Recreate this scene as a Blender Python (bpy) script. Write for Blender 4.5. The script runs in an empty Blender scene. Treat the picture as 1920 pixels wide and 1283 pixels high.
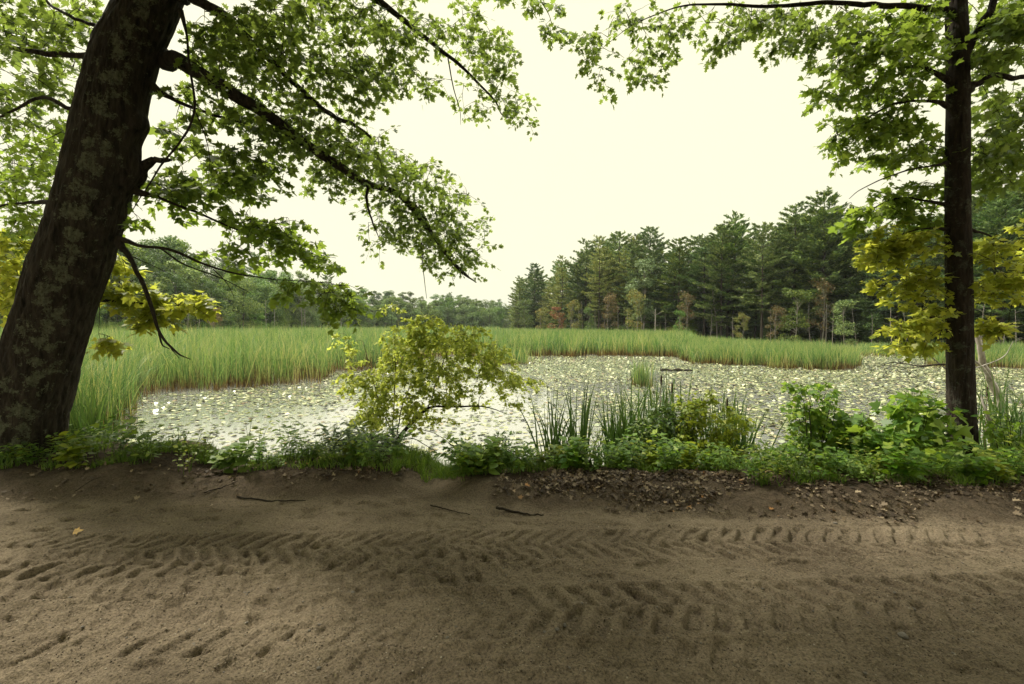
import bpy, math, random
import numpy as np
from mathutils import Vector
random.seed(7)
R0 = np.random.default_rng(11)
# ------------------------------------------------------------------ camera, sky, sun, exposure
SC = bpy.context.scene
FPX, CX, CY, HY = 853.0, 960.0, 641.5, 612.0
PITCH = math.atan((CY - HY) / FPX)
CAMZ = 1.6
cam_d = bpy.data.cameras.new("camera")
cam_d.sensor_width = 36.0
cam_d.lens = 36.0 * FPX / 1920.0
cam_d.clip_start = 0.05
cam_d.clip_end = 3000.0
cam = bpy.data.objects.new("camera", cam_d)
SC.collection.objects.link(cam)
cam.location = (0, 0, CAMZ)
cam.rotation_euler = (math.pi / 2 - PITCH, 0, 0)
SC.camera = cam

SUN_DIR = Vector((-0.48, 0.36, 0.80)).normalized()        # towards the sun
SUN_EL = math.asin(SUN_DIR.z)
SUN_AZ = math.atan2(SUN_DIR.x, SUN_DIR.y)
w = bpy.data.worlds.new("World"); SC.world = w; w.use_nodes = True
nt = w.node_tree; nt.nodes.clear()
def N(t, kind, **kw):
    n = t.nodes.new(kind)
    for k, v in kw.items():
        if k.startswith('i_'):
            n.inputs[k[2:].replace('_', ' ')].default_value = v
        else:
            setattr(n, k, v)
    return n
sky = N(nt, 'ShaderNodeTexSky', sky_type='NISHITA', sun_disc=False)
sky.sun_elevation = SUN_EL; sky.sun_rotation = SUN_AZ; sky.dust_density = 4.0; sky.air_density = 1.0
tc = N(nt, 'ShaderNodeTexCoord')
mp = N(nt, 'ShaderNodeMapping'); mp.inputs['Scale'].default_value = (1.0, 1.0, 3.5)
nt.links.new(tc.outputs['Generated'], mp.inputs['Vector'])
cn = N(nt, 'ShaderNodeTexNoise'); cn.inputs['Scale'].default_value = 1.3; cn.inputs['Detail'].default_value = 5
nt.links.new(mp.outputs['Vector'], cn.inputs['Vector'])
cr = N(nt, 'ShaderNodeValToRGB')
cr.color_ramp.elements[0].position = 0.36; cr.color_ramp.elements[0].color = (0.87, 0.82, 0.70, 1)
cr.color_ramp.elements[1].position = 0.60; cr.color_ramp.elements[1].color = (1.0, 0.975, 0.72, 1)
nt.links.new(cn.outputs['Fac'], cr.inputs['Fac'])
# overcast cloud deck, thicker (a little greyer) towards the horizon, brighter overhead
sepd = N(nt, 'ShaderNodeSeparateXYZ'); nt.links.new(tc.outputs['Generated'], sepd.inputs['Vector'])
el = N(nt, 'ShaderNodeMapRange'); el.inputs['From Min'].default_value = 0.0; el.inputs['From Max'].default_value = 0.45
el.inputs['To Min'].default_value = 0.0; el.inputs['To Max'].default_value = 1.0
nt.links.new(sepd.outputs['Z'], el.inputs['Value'])
deck = N(nt, 'ShaderNodeMix', data_type='RGBA'); deck.inputs['B'].default_value = (1.13, 1.09, 0.76, 1)
nt.links.new(el.outputs['Result'], deck.inputs['Factor']); nt.links.new(cr.outputs['Color'], deck.inputs['A'])
# gain raised only above the frame, beyond real overcast, to brighten the plants
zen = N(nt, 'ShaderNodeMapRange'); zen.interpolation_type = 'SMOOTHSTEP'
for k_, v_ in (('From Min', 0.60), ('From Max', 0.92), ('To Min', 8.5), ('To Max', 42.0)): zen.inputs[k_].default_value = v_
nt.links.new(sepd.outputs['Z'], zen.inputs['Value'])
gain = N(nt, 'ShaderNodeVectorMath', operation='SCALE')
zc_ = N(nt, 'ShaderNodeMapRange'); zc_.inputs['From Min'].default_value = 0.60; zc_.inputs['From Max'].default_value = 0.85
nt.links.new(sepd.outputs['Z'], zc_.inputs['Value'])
zm = N(nt, 'ShaderNodeMix', data_type='RGBA'); zm.inputs['B'].default_value = (1.0, 1.03, 0.92, 1)   # whiter tint added above the frame to make the light less yellow
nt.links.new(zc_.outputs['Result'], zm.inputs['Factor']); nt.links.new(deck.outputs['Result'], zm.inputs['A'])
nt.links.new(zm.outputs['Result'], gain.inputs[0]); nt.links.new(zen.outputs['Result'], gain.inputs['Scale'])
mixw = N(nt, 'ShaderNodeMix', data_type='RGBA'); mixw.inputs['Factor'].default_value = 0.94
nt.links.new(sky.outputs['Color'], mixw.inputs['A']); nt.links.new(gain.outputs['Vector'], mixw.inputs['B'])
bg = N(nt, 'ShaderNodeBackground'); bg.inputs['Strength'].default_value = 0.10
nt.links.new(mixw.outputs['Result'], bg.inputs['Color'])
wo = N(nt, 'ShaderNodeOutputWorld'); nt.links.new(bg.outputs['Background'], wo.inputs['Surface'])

sun_d = bpy.data.lights.new("sun", 'SUN'); sun_d.energy = 5.0; sun_d.angle = math.radians(7.0)
sun_d.color = (1.0, 0.94, 0.80)
sun = bpy.data.objects.new("sun", sun_d); SC.collection.objects.link(sun)
sun.rotation_euler = (-SUN_DIR).to_track_quat('-Z', 'Y').to_euler()
sun.location = (-10, -5, 30)
SC.view_settings.view_transform = 'Standard'; SC.view_settings.look = 'None'
SC.view_settings.exposure = 0.32; SC.view_settings.gamma = 1.0
SC.view_settings.use_curve_mapping = False
SC.render.engine = 'CYCLES'
SC.cycles.max_bounces = 5; SC.cycles.diffuse_bounces = 3; SC.cycles.glossy_bounces = 2
SC.cycles.transmission_bounces = 4; SC.cycles.transparent_max_bounces = 4
SC.cycles.sample_clamp_direct = 6.0; SC.cycles.sample_clamp_indirect = 4.0
SC.cycles.caustics_reflective = False; SC.cycles.caustics_refractive = False
SC.cycles.use_denoising = True

# ------------------------------------------------------------------ numeric helpers
def P(px, py, Y):
    """pixel of the 1920x1283 photo at distance Y in front of the camera -> world point(s)"""
    px, py, Y = np.broadcast_arrays(np.asarray(px, float), np.asarray(py, float), np.asarray(Y, float))
    u = (px - CX) / FPX; v = (CY - py) / FPX
    sp, cp = math.sin(PITCH), math.cos(PITCH)
    dy = cp + v * sp; dz = -sp + v * cp
    return np.stack([u / dy * Y, Y, CAMZ + dz / dy * Y], -1)
def proj(p):
    sp, cp = math.sin(PITCH), math.cos(PITCH)
    y = p[..., 1]; z = p[..., 2] - CAMZ
    d = y * cp - z * sp; v = y * sp + z * cp
    d = np.where(d > 0.01, d, 0.01)
    return CX + p[..., 0] / d * FPX, CY - v / d * FPX, d
def hsh(ix, iy, iz):
    n = (ix.astype(np.int64) * 374761393 + iy.astype(np.int64) * 668265263 + iz.astype(np.int64) * 2147483647) & 0xffffffff
    n = ((n ^ (n >> 13)) * 1274126177) & 0xffffffff
    n = (n ^ (n >> 16)) & 0xffffff
    return n / float(0xffffff)
def vn(x, y, z=0.0):
    x, y, z = np.broadcast_arrays(np.asarray(x, float), np.asarray(y, float), np.asarray(z, float))
    xi, yi, zi = np.floor(x), np.floor(y), np.floor(z)
    fx, fy, fz = x - xi, y - yi, z - zi
    fx = fx * fx * (3 - 2 * fx); fy = fy * fy * (3 - 2 * fy); fz = fz * fz * (3 - 2 * fz)
    o = 0
    for a in (0, 1):
        for b in (0, 1):
            for c in (0, 1):
                o = o + hsh(xi + a, yi + b, zi + c) * (fx if a else 1 - fx) * (fy if b else 1 - fy) * (fz if c else 1 - fz)
    return o * 2 - 1
def fbm(x, y, z=0.0, o=4):
    s = 0; a = 0.5
    for k in range(o):
        s = s + a * vn(np.asarray(x) * 2 ** k + 13.7 * k, np.asarray(y) * 2 ** k + 5.1 * k, np.asarray(z) * 2 ** k)
        a *= 0.5
    return s
def sst(a, b, x):
    t = np.clip((x - a) / (b - a), 0, 1); return t * t * (3 - 2 * t)
def nrm(v):
    return v / np.maximum(np.linalg.norm(v, axis=-1, keepdims=True), 1e-9)

# ------------------------------------------------------------------ mesh helpers
COL = SC.collection
def mesh(name, parts, smooth=False, attrs=None):
    """parts: list of (verts (N,3), faces (M,k))"""
    vs, ls, tot, off = [], [], [], 0
    for v, f in parts:
        v = np.asarray(v, np.float32).reshape(-1, 3)
        vs.append(v)
        if not isinstance(f, list): f = [f]
        for ff in f:
            ff = np.asarray(ff, np.int64)
            if ff.size:
                ls.append((ff + off).ravel()); tot.append(np.full(len(ff), ff.shape[1]))
        off += len(v)
    V = np.concatenate(vs); L = np.concatenate(ls).astype(np.int32); T = np.concatenate(tot).astype(np.int32)
    m = bpy.data.meshes.new(name)
    m.vertices.add(len(V)); m.vertices.foreach_set('co', V.ravel())
    m.loops.add(len(L)); m.loops.foreach_set('vertex_index', L)
    m.polygons.add(len(T)); st = np.concatenate([[0], np.cumsum(T)[:-1]]).astype(np.int32)
    m.polygons.foreach_set('loop_start', st); m.polygons.foreach_set('loop_total', T)
    if smooth: m.polygons.foreach_set('use_smooth', np.ones(len(T), bool))
    m.update(calc_edges=True)
    for k, a in (attrs or {}).items():
        at = m.attributes.new(k, 'FLOAT', 'POINT'); at.data.foreach_set('value', np.asarray(a, np.float32))
    return m
def obj(name, me, mat, parent=None, loc=None):
    o = bpy.data.objects.new(name, me); COL.objects.link(o)
    if mat is not None:
        if not me.materials: me.materials.append(mat)
    if parent is not None: o.parent = parent
    if loc is not None: o.location = loc
    return o
def tag(o, label=None, cat=None, group=None, kind=None):
    if label: o['label'] = label
    if cat: o['category'] = cat
    if group: o['group'] = group
    if kind: o['kind'] = kind
    return o
def thing(name, label, cat, loc=(0, 0, 0), group=None):
    o = bpy.data.objects.new(name, None); COL.objects.link(o); o.location = loc
    o.empty_display_size = 0.2
    return tag(o, label, cat, group)
def dup(root, loc, rotz=0.0, scale=1.0, label=None, group=None, xy=None):
    r = root.copy(); COL.objects.link(r); r.location = loc
    r.rotation_euler = (0, 0, rotz); sxy = scale if xy is None else xy
    r.scale = (sxy, sxy, scale)
    if label: r['label'] = label
    if group: r['group'] = group
    for ch in list(root.children):
        c = ch.copy(); COL.objects.link(c); c.parent = r
        for g in list(ch.children):
            d = g.copy(); COL.objects.link(d); d.parent = c
    return r
def tubes(Pts, Rad, k=5, cap=False):
    """batch of tubes: Pts (n,m,3) Rad (n,m)"""
    Pts = np.asarray(Pts, float); Rad = np.asarray(Rad, float)
    if Pts.ndim == 2: Pts, Rad = Pts[None], Rad[None]
    n, m, _ = Pts.shape
    T = nrm(np.gradient(Pts, axis=1))
    ref = np.where(np.abs(T[:, :1, 2:3]) > 0.8, np.array([1.0, 0, 0]), np.array([0, 0, 1.0]))
    ref = np.broadcast_to(ref, T.shape)
    A = nrm(np.cross(T, ref)); B = np.cross(T, A)
    th = np.arange(k) / k * 2 * np.pi
    V = Pts[:, :, None] + Rad[:, :, None, None] * (A[:, :, None] * np.cos(th)[None, None, :, None] + B[:, :, None] * np.sin(th)[None, None, :, None])
    idx = np.arange(n * m * k).reshape(n, m, k)
    a = idx[:, :-1]; b = idx[:, 1:]
    F = np.stack([a, np.roll(a, -1, 2), np.roll(b, -1, 2), b], -1).reshape(-1, 4)
    return V.reshape(-1, 3), F
def smoothline(pts, n):
    """Catmull-Rom through control rows (x,y,z,r...)"""
    p = np.asarray(pts, float)
    q = np.vstack([2 * p[0] - p[1], p, 2 * p[-1] - p[-2]])
    seg = len(p) - 1; t = np.linspace(0, seg - 1e-6, n); i = t.astype(int); f = (t - i)[:, None]
    p0, p1, p2, p3 = q[i], q[i + 1], q[i + 2], q[i + 3]
    return 0.5 * ((2 * p1) + (-p0 + p2) * f + (2 * p0 - 5 * p1 + 4 * p2 - p3) * f * f + (-p0 + 3 * p1 - 3 * p2 + p3) * f ** 3)
# leaf outlines: unit length along +y, petiole at the origin
def mirror(h): h = np.array(h, float); return np.vstack([h, (h[1:-1] * [-1, 1])[::-1]])
OAK = mirror([(0, 0), (.10, .10), (.40, .12), (.24, .30), (.52, .50), (.22, .50), (.18, .64), (.30, .86), (.08, .80), (0, 1)])
MAPLE = mirror([(0, 0), (.20, .02), (.46, .10), (.34, .24), (.58, .50), (.28, .50), (.20, .58), (.14, .80), (0, 1)])
OVAL = mirror([(0, 0), (.20, .18), (.28, .45), (.18, .78), (0, 1)])
BROADLEAF = mirror([(0, 0), (.26, .04), (.44, .28), (.40, .58), (.16, .84), (0, 1)])
NARROW = mirror([(0, 0), (.07, .25), (.07, .6), (0, 1)])
DIAM = np.array([(0, 0), (.30, .45), (0, 1), (-.30, .45)])
def leaves(Pos, Tip, Nor, Size, shape, fold=0.22, curl=0.18, rng=R0):
    Pos = np.asarray(Pos, float); n = len(Pos)
    if n == 0: return np.zeros((0, 3)), np.zeros((0, len(shape)), int)
    T = nrm(np.asarray(Tip, float)); Nn = np.asarray(Nor, float)
    Nn = nrm(Nn - T * np.sum(Nn * T, -1, keepdims=True)); S = np.cross(T, Nn)
    k = len(shape); sz = np.broadcast_to(np.asarray(Size, float), (n,))[:, None, None]
    fx = (fold * rng.uniform(0.3, 1.6, n))[:, None]; cu = (curl * rng.uniform(-0.6, 2.0, n))[:, None]
    asp = rng.uniform(0.85, 1.15, n)[:, None]
    x = shape[None, :, 0] * asp; y = np.broadcast_to(shape[None, :, 1], x.shape)
    z = fx * np.abs(x) - cu * y * y
    V = Pos[:, None] + sz * (S[:, None] * x[..., None] + T[:, None] * y[..., None] + Nn[:, None] * z[..., None])
    return V.reshape(-1, 3), np.arange(n * k).reshape(n, k)
def rdir(n, rng=R0): return nrm(rng.normal(size=(n, 3)))
# ------------------------------------------------------------------ materials
def newmat(name):
    m = bpy.data.materials.new(name); m.use_nodes = True
    t = m.node_tree; t.nodes.clear()
    return m, t
def ramp(t, fac, stops):
    r = N(t, 'ShaderNodeValToRGB'); e = r.color_ramp.elements
    while len(e) < len(stops): e.new(0.5)
    for q, (p, c) in zip(e, stops): q.position = p; q.color = (*c, 1)
    t.links.new(fac, r.inputs['Fac']); return r.outputs['Color']
def noise(t, vec, scale, detail=3, rough=0.5, dist=0.0):
    n = N(t, 'ShaderNodeTexNoise'); n.inputs['Scale'].default_value = scale; n.inputs['Detail'].default_value = detail
    n.inputs['Roughness'].default_value = rough; n.inputs['Distortion'].default_value = dist
    if vec is not None: t.links.new(vec, n.inputs['Vector'])
    return n.outputs['Fac']
def mixc(t, fac, a, b, mode='MIX'):
    m = N(t, 'ShaderNodeMix', data_type='RGBA', blend_type=mode)
    for s, v in (('Factor', fac), ('A', a), ('B', b)):
        if isinstance(v, (int, float)): m.inputs[s].default_value = v
        elif isinstance(v, tuple): m.inputs[s].default_value = (*v, 1)
        else: t.links.new(v, m.inputs[s])
    return m.outputs['Result']
def leafmat(name, stops, trans=0.45, tcol=(0.30, 0.42, 0.05), rough=0.45, spec=0.35, objvar=0.0, nscale=0.6, namp=0.35):
    m, t = newmat(name); geo = N(t, 'ShaderNodeNewGeometry')
    oi = N(t, 'ShaderNodeObjectInfo')
    tc = N(t, 'ShaderNodeTexCoord')
    nz = noise(t, tc.outputs['Object'], nscale, 3)
    # per leaf random + broad clumps of age and species tone
    a = N(t, 'ShaderNodeMath', operation='MULTIPLY_ADD'); a.inputs[1].default_value = namp * 2.2; a.inputs[2].default_value = -namp * 1.1
    t.links.new(nz, a.inputs[0])
    b = N(t, 'ShaderNodeMath', operation='ADD'); t.links.new(geo.outputs['Random Per Island'], b.inputs[0]); t.links.new(a.outputs[0], b.inputs[1])
    col = ramp(t, b.outputs[0], stops)
    if objvar:
        hs = N(t, 'ShaderNodeHueSaturation')
        for sock, mn, mx, k in (('Hue', 0.5 - 0.03 * objvar, 0.5 + 0.025 * objvar, 1.0), ('Saturation', 1 - 0.25 * objvar, 1 + 0.15 * objvar, 7.3), ('Value', 1 - 0.42 * objvar, 1 + 0.45 * objvar, 3.1)):
            q = N(t, 'ShaderNodeMath', operation='MULTIPLY'); q.inputs[1].default_value = k * 17.0; t.links.new(oi.outputs['Random'], q.inputs[0])
            fr = N(t, 'ShaderNodeMath', operation='FRACT'); t.links.new(q.outputs[0], fr.inputs[0])
            mr = N(t, 'ShaderNodeMapRange'); mr.inputs['To Min'].default_value = mn; mr.inputs['To Max'].default_value = mx
            t.links.new(fr.outputs[0], mr.inputs['Value']); t.links.new(mr.outputs['Result'], hs.inputs[sock])
        t.links.new(col, hs.inputs['Color']); col = hs.outputs['Color']
    pb = N(t, 'ShaderNodeBsdfPrincipled'); pb.inputs['Roughness'].default_value = rough
    pb.inputs['Specular IOR Level'].default_value = spec
    t.links.new(col, pb.inputs['Base Color'])
    tr = N(t, 'ShaderNodeBsdfTranslucent')
    tcx = mixc(t, 0.5, tcol, col, 'MIX')
    t.links.new(tcx, tr.inputs['Color'])
    mx = N(t, 'ShaderNodeMixShader'); mx.inputs[0].default_value = trans
    t.links.new(pb.outputs[0], mx.inputs[1]); t.links.new(tr.outputs[0], mx.inputs[2])
    o = N(t, 'ShaderNodeOutputMaterial'); t.links.new(mx.outputs[0], o.inputs['Surface'])
    return m
def barkmat(name, c1, c2, lichen=None, lam=0.5, sc=18.0, bump=0.6):
    m, t = newmat(name); tc = N(t, 'ShaderNodeTexCoord')
    mp = N(t, 'ShaderNodeMapping'); mp.inputs['Scale'].default_value = (1, 1, 0.22)
    t.links.new(tc.outputs['Object'], mp.inputs['Vector'])
    n1 = noise(t, mp.outputs['Vector'], sc, 6, 0.65, 0.4); n2 = noise(t, tc.outputs['Object'], 2.2, 3)
    vo = N(t, 'ShaderNodeTexVoronoi', feature='DISTANCE_TO_EDGE'); vo.inputs['Scale'].default_value = sc * 0.9
    t.links.new(mp.outputs['Vector'], vo.inputs['Vector'])
    c = ramp(t, n1, [(0.3, c1), (0.7, c2)])
    c = mixc(t, n2, c, mixc(t, 1.0, c, (0.62, 0.60, 0.62), 'MULTIPLY'))
    if lichen:
        l1 = noise(t, tc.outputs['Object'], 8.0, 7, 0.68)
        l2 = noise(t, tc.outputs['Object'], 60.0, 3, 0.7)
        ad = N(t, 'ShaderNodeMath', operation='MULTIPLY_ADD'); ad.inputs[1].default_value = 0.34; t.links.new(l2, ad.inputs[0]); t.links.new(l1, ad.inputs[2])
        at = N(t, 'ShaderNodeAttribute', attribute_name='lichen')
        a2 = N(t, 'ShaderNodeMath', operation='MULTIPLY_ADD'); a2.inputs[1].default_value = 0.16; t.links.new(at.outputs['Fac'], a2.inputs[0]); t.links.new(ad.outputs[0], a2.inputs[2])
        f = ramp(t, a2.outputs[0], [(lam, (0, 0, 0)), (lam + 0.05, (1, 1, 1))])
        l3 = noise(t, tc.outputs['Object'], 26.0, 4, 0.7)
        lc = ramp(t, l3, [(0.35, tuple(q * 0.45 for q in lichen)), (0.62, lichen)])
        c = mixc(t, f, c, lc)
    pb = N(t, 'ShaderNodeBsdfPrincipled'); pb.inputs['Roughness'].default_value = 0.9; pb.inputs['Specular IOR Level'].default_value = 0.15
    t.links.new(c, pb.inputs['Base Color'])
    ml = N(t, 'ShaderNodeMath', operation='MULTIPLY'); t.links.new(n1, ml.inputs[0]); ml.inputs[1].default_value = 1.0
    ad = N(t, 'ShaderNodeMath', operation='MULTIPLY_ADD'); ad.inputs[1].default_value = 1.2; t.links.new(vo.outputs['Distance'], ad.inputs[0]); t.links.new(ml.outputs[0], ad.inputs[2])
    bp = N(t, 'ShaderNodeBump'); bp.inputs['Strength'].default_value = bump; bp.inputs['Distance'].default_value = 0.03
    t.links.new(ad.outputs[0], bp.inputs['Height']); t.links.new(bp.outputs['Normal'], pb.inputs['Normal'])
    o = N(t, 'ShaderNodeOutputMaterial'); t.links.new(pb.outputs[0], o.inputs['Surface'])
    return m
M = {}
M['bark_oak'] = barkmat('bark_oak', (0.011, 0.009, 0.007), (0.075, 0.062, 0.047), lichen=(0.13, 0.135, 0.09), lam=0.80, bump=1.0)
M['bark_slim'] = barkmat('bark_slim', (0.016, 0.012, 0.010), (0.055, 0.042, 0.032), lichen=(0.08, 0.08, 0.06), lam=0.72, sc=26)
M['bark_twig'] = barkmat('bark_twig', (0.018, 0.014, 0.010), (0.05, 0.04, 0.028), sc=40, bump=0.3)
M['bark_pine'] = barkmat('bark_pine', (0.045, 0.036, 0.028), (0.11, 0.09, 0.07), sc=4)
M['bark_pale'] = barkmat('bark_pale', (0.17, 0.15, 0.12), (0.36, 0.33, 0.28), sc=5)
M['dead_birch'] = barkmat('dead_birch', (0.22, 0.19, 0.15), (0.62, 0.56, 0.48), sc=9)
g = lambda *s: [(p, c) for p, c in s]
M['leaf_oak'] = leafmat('leaf_oak', g((0.1, (0.045, 0.085, 0.02)), (0.6, (0.085, 0.14, 0.03)), (1.0, (0.17, 0.22, 0.04))), trans=0.52, tcol=(0.42, 0.54, 0.07))
M['leaf_gold'] = leafmat('leaf_gold', g((0.1, (0.12, 0.18, 0.025)), (0.6, (0.26, 0.31, 0.04)), (1.0, (0.46, 0.45, 0.06))), trans=0.58, tcol=(0.82, 0.82, 0.09))
M['leaf_far_gold'] = leafmat('leaf_light', g((0.1, (0.07, 0.13, 0.022)), (0.6, (0.12, 0.18, 0.03)), (1.0, (0.20, 0.25, 0.04))), trans=0.55, tcol=(0.50, 0.66, 0.07))
M['leaf_sapling'] = leafmat('leaf_sapling', g((0.05, (0.13, 0.20, 0.03)), (0.45, (0.30, 0.37, 0.06)), (1.0, (0.60, 0.60, 0.14))), trans=0.52, tcol=(0.74, 0.80, 0.12), nscale=1.6, namp=0.5)
M['leaf_willow'] = leafmat('leaf_willow', g((0.1, (0.05, 0.08, 0.035)), (0.6, (0.10, 0.14, 0.07)), (1.0, (0.22, 0.26, 0.15))), trans=0.25, tcol=(0.10, 0.16, 0.04), rough=0.35)
M['leaf_bush'] = leafmat('leaf_bush', g((0.1, (0.06, 0.14, 0.02)), (0.6, (0.16, 0.28, 0.035)), (1.0, (0.34, 0.44, 0.055))), trans=0.46, tcol=(0.36, 0.52, 0.04), nscale=2.0, namp=0.5)
M['leaf_dark'] = leafmat('leaf_dark', g((0.1, (0.035, 0.075, 0.015)), (0.6, (0.07, 0.13, 0.025)), (1.0, (0.17, 0.23, 0.04))), trans=0.35, tcol=(0.12, 0.20, 0.02), nscale=2.0)
M['leaf_vine'] = leafmat('leaf_vine', g((0.1, (0.10, 0.17, 0.018)), (0.6, (0.24, 0.31, 0.03)), (1.0, (0.40, 0.43, 0.04))), trans=0.45, tcol=(0.42, 0.46, 0.03), nscale=2.0)
M['leaf_herb'] = leafmat('leaf_herb', g((0.1, (0.07, 0.16, 0.02)), (0.6, (0.17, 0.30, 0.035)), (1.0, (0.32, 0.44, 0.05))), trans=0.45, tcol=(0.32, 0.52, 0.04), objvar=0.6)
M['blade'] = leafmat('grass_blade', g((0.1, (0.05, 0.11, 0.015)), (0.6, (0.11, 0.19, 0.025)), (1.0, (0.22, 0.28, 0.05))), trans=0.4, tcol=(0.25, 0.38, 0.03))
M['cat_blade'] = leafmat('cattail_blades', g((0.1, (0.035, 0.08, 0.018)), (0.6, (0.08, 0.145, 0.03)), (1.0, (0.18, 0.23, 0.05))), trans=0.3, tcol=(0.12, 0.22, 0.03))
M['needle'] = leafmat('pine_needles', g((0.1, (0.050, 0.092, 0.028)), (0.55, (0.120, 0.185, 0.044)), (1.0, (0.27, 0.33, 0.07))), trans=0.22, tcol=(0.10, 0.16, 0.04), rough=0.6, spec=0.2, objvar=0.8, nscale=0.25, namp=0.5)
M['needle_gold'] = leafmat('larch_needles', g((0.1, (0.12, 0.17, 0.05)), (0.55, (0.22, 0.26, 0.065)), (1.0, (0.36, 0.35, 0.09))), trans=0.25, tcol=(0.2, 0.2, 0.04), rough=0.6, spec=0.2, objvar=0.5, nscale=0.3)
M['far_leaf'] = leafmat('broadleaf_far', g((0.1, (0.045, 0.088, 0.018)), (0.55, (0.096, 0.16, 0.028)), (1.0, (0.20, 0.26, 0.045))), trans=0.3, tcol=(0.16, 0.25, 0.04), rough=0.6, spec=0.2, objvar=0.9, nscale=0.25)
M['far_red'] = leafmat('autumn_red', g((0.1, (0.11, 0.08, 0.035)), (0.55, (0.26, 0.10, 0.05)), (1.0, (0.36, 0.18, 0.07))), trans=0.3, tcol=(0.4, 0.12, 0.04), rough=0.6, spec=0.2, nscale=0.3)
M['far_brown'] = leafmat('autumn_brown', g((0.1, (0.07, 0.08, 0.03)), (0.55, (0.13, 0.115, 0.045)), (1.0, (0.24, 0.14, 0.06))), trans=0.3, tcol=(0.25, 0.14, 0.05), rough=0.6, spec=0.2, nscale=0.3)
M['far_yellow'] = leafmat('autumn_yellow', g((0.1, (0.08, 0.12, 0.03)), (0.55, (0.15, 0.18, 0.045)), (0.85, (0.26, 0.23, 0.06)), (1.0, (0.36, 0.19, 0.06))), trans=0.3, tcol=(0.35, 0.30, 0.05), rough=0.6, spec=0.2, nscale=0.3)
M['far_pale'] = leafmat('poplar_pale', g((0.1, (0.08, 0.13, 0.045)), (0.55, (0.14, 0.20, 0.075)), (1.0, (0.26, 0.32, 0.14))), trans=0.3, tcol=(0.25, 0.32, 0.1), rough=0.5, spec=0.3, nscale=0.3)
M['litter'] = leafmat('dead_leaves', g((0.05, (0.035, 0.025, 0.017)), (0.5, (0.10, 0.072, 0.047)), (0.85, (0.23, 0.175, 0.115)), (0.97, (0.36, 0.28, 0.18)), (1.0, (0.34, 0.17, 0.06))), trans=0.1, tcol=(0.3, 0.2, 0.08), rough=0.7, spec=0.25, namp=0.1)

def reedmat():
    m, t = newmat('reed_blades'); geo = N(t, 'ShaderNodeNewGeometry')
    at = N(t, 'ShaderNodeAttribute', attribute_name='hgt'); tc = N(t, 'ShaderNodeTexCoord')
    nz = noise(t, tc.outputs['Object'], 0.35, 4)
    ad = N(t, 'ShaderNodeMath', operation='MULTIPLY_ADD'); ad.inputs[1].default_value = 0.9; ad.inputs[2].default_value = -0.45; t.links.new(nz, ad.inputs[0])
    a2 = N(t, 'ShaderNodeMath', operation='ADD'); t.links.new(ad.outputs[0], a2.inputs[0]); t.links.new(geo.outputs['Random Per Island'], a2.inputs[1])
    green = ramp(t, a2.outputs[0], g((0.0, (0.045, 0.10, 0.035)), (0.4, (0.10, 0.175, 0.06)), (0.75, (0.20, 0.27, 0.09)), (0.92, (0.38, 0.34, 0.16))))
    brown = ramp(t, geo.outputs['Random Per Island'], g((0.0, (0.025, 0.017, 0.008)), (0.6, (0.12, 0.070, 0.03)), (1.0, (0.27, 0.17, 0.07))))
    fr = N(t, 'ShaderNodeMath', operation='MULTIPLY_ADD'); fr.inputs[1].default_value = 0.25; t.links.new(geo.outputs['Random Per Island'], fr.inputs[0])
    nb_ = noise(t, tc.outputs['Object'], 1.1, 3); rg_ = N(t, 'ShaderNodeMath', operation='MULTIPLY_ADD'); rg_.inputs[1].default_value = 0.9; t.links.new(nb_, rg_.inputs[0]); t.links.new(at.outputs['Fac'], rg_.inputs[2])
    rs_ = N(t, 'ShaderNodeMath', operation='SUBTRACT'); rs_.inputs[1].default_value = 0.43; t.links.new(rg_.outputs[0], rs_.inputs[0]); t.links.new(rs_.outputs[0], fr.inputs[2])
    f = ramp(t, fr.outputs[0], g((0.27, (0, 0, 0)), (0.50, (1, 1, 1))))
    c = mixc(t, f, brown, green)
    pb = N(t, 'ShaderNodeBsdfPrincipled'); pb.inputs['Roughness'].default_value = 0.5; pb.inputs['Specular IOR Level'].default_value = 0.3
    t.links.new(c, pb.inputs['Base Color'])
    tr = N(t, 'ShaderNodeBsdfTranslucent'); t.links.new(mixc(t, 1.0, c, (1.5, 1.6, 0.9), 'MULTIPLY'), tr.inputs['Color'])
    mx = N(t, 'ShaderNodeMixShader'); mx.inputs[0].default_value = 0.33
    t.links.new(pb.outputs[0], mx.inputs[1]); t.links.new(tr.outputs[0], mx.inputs[2])
    o = N(t, 'ShaderNodeOutputMaterial'); t.links.new(mx.outputs[0], o.inputs['Surface'])
    return m
M['reed'] = reedmat()

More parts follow.
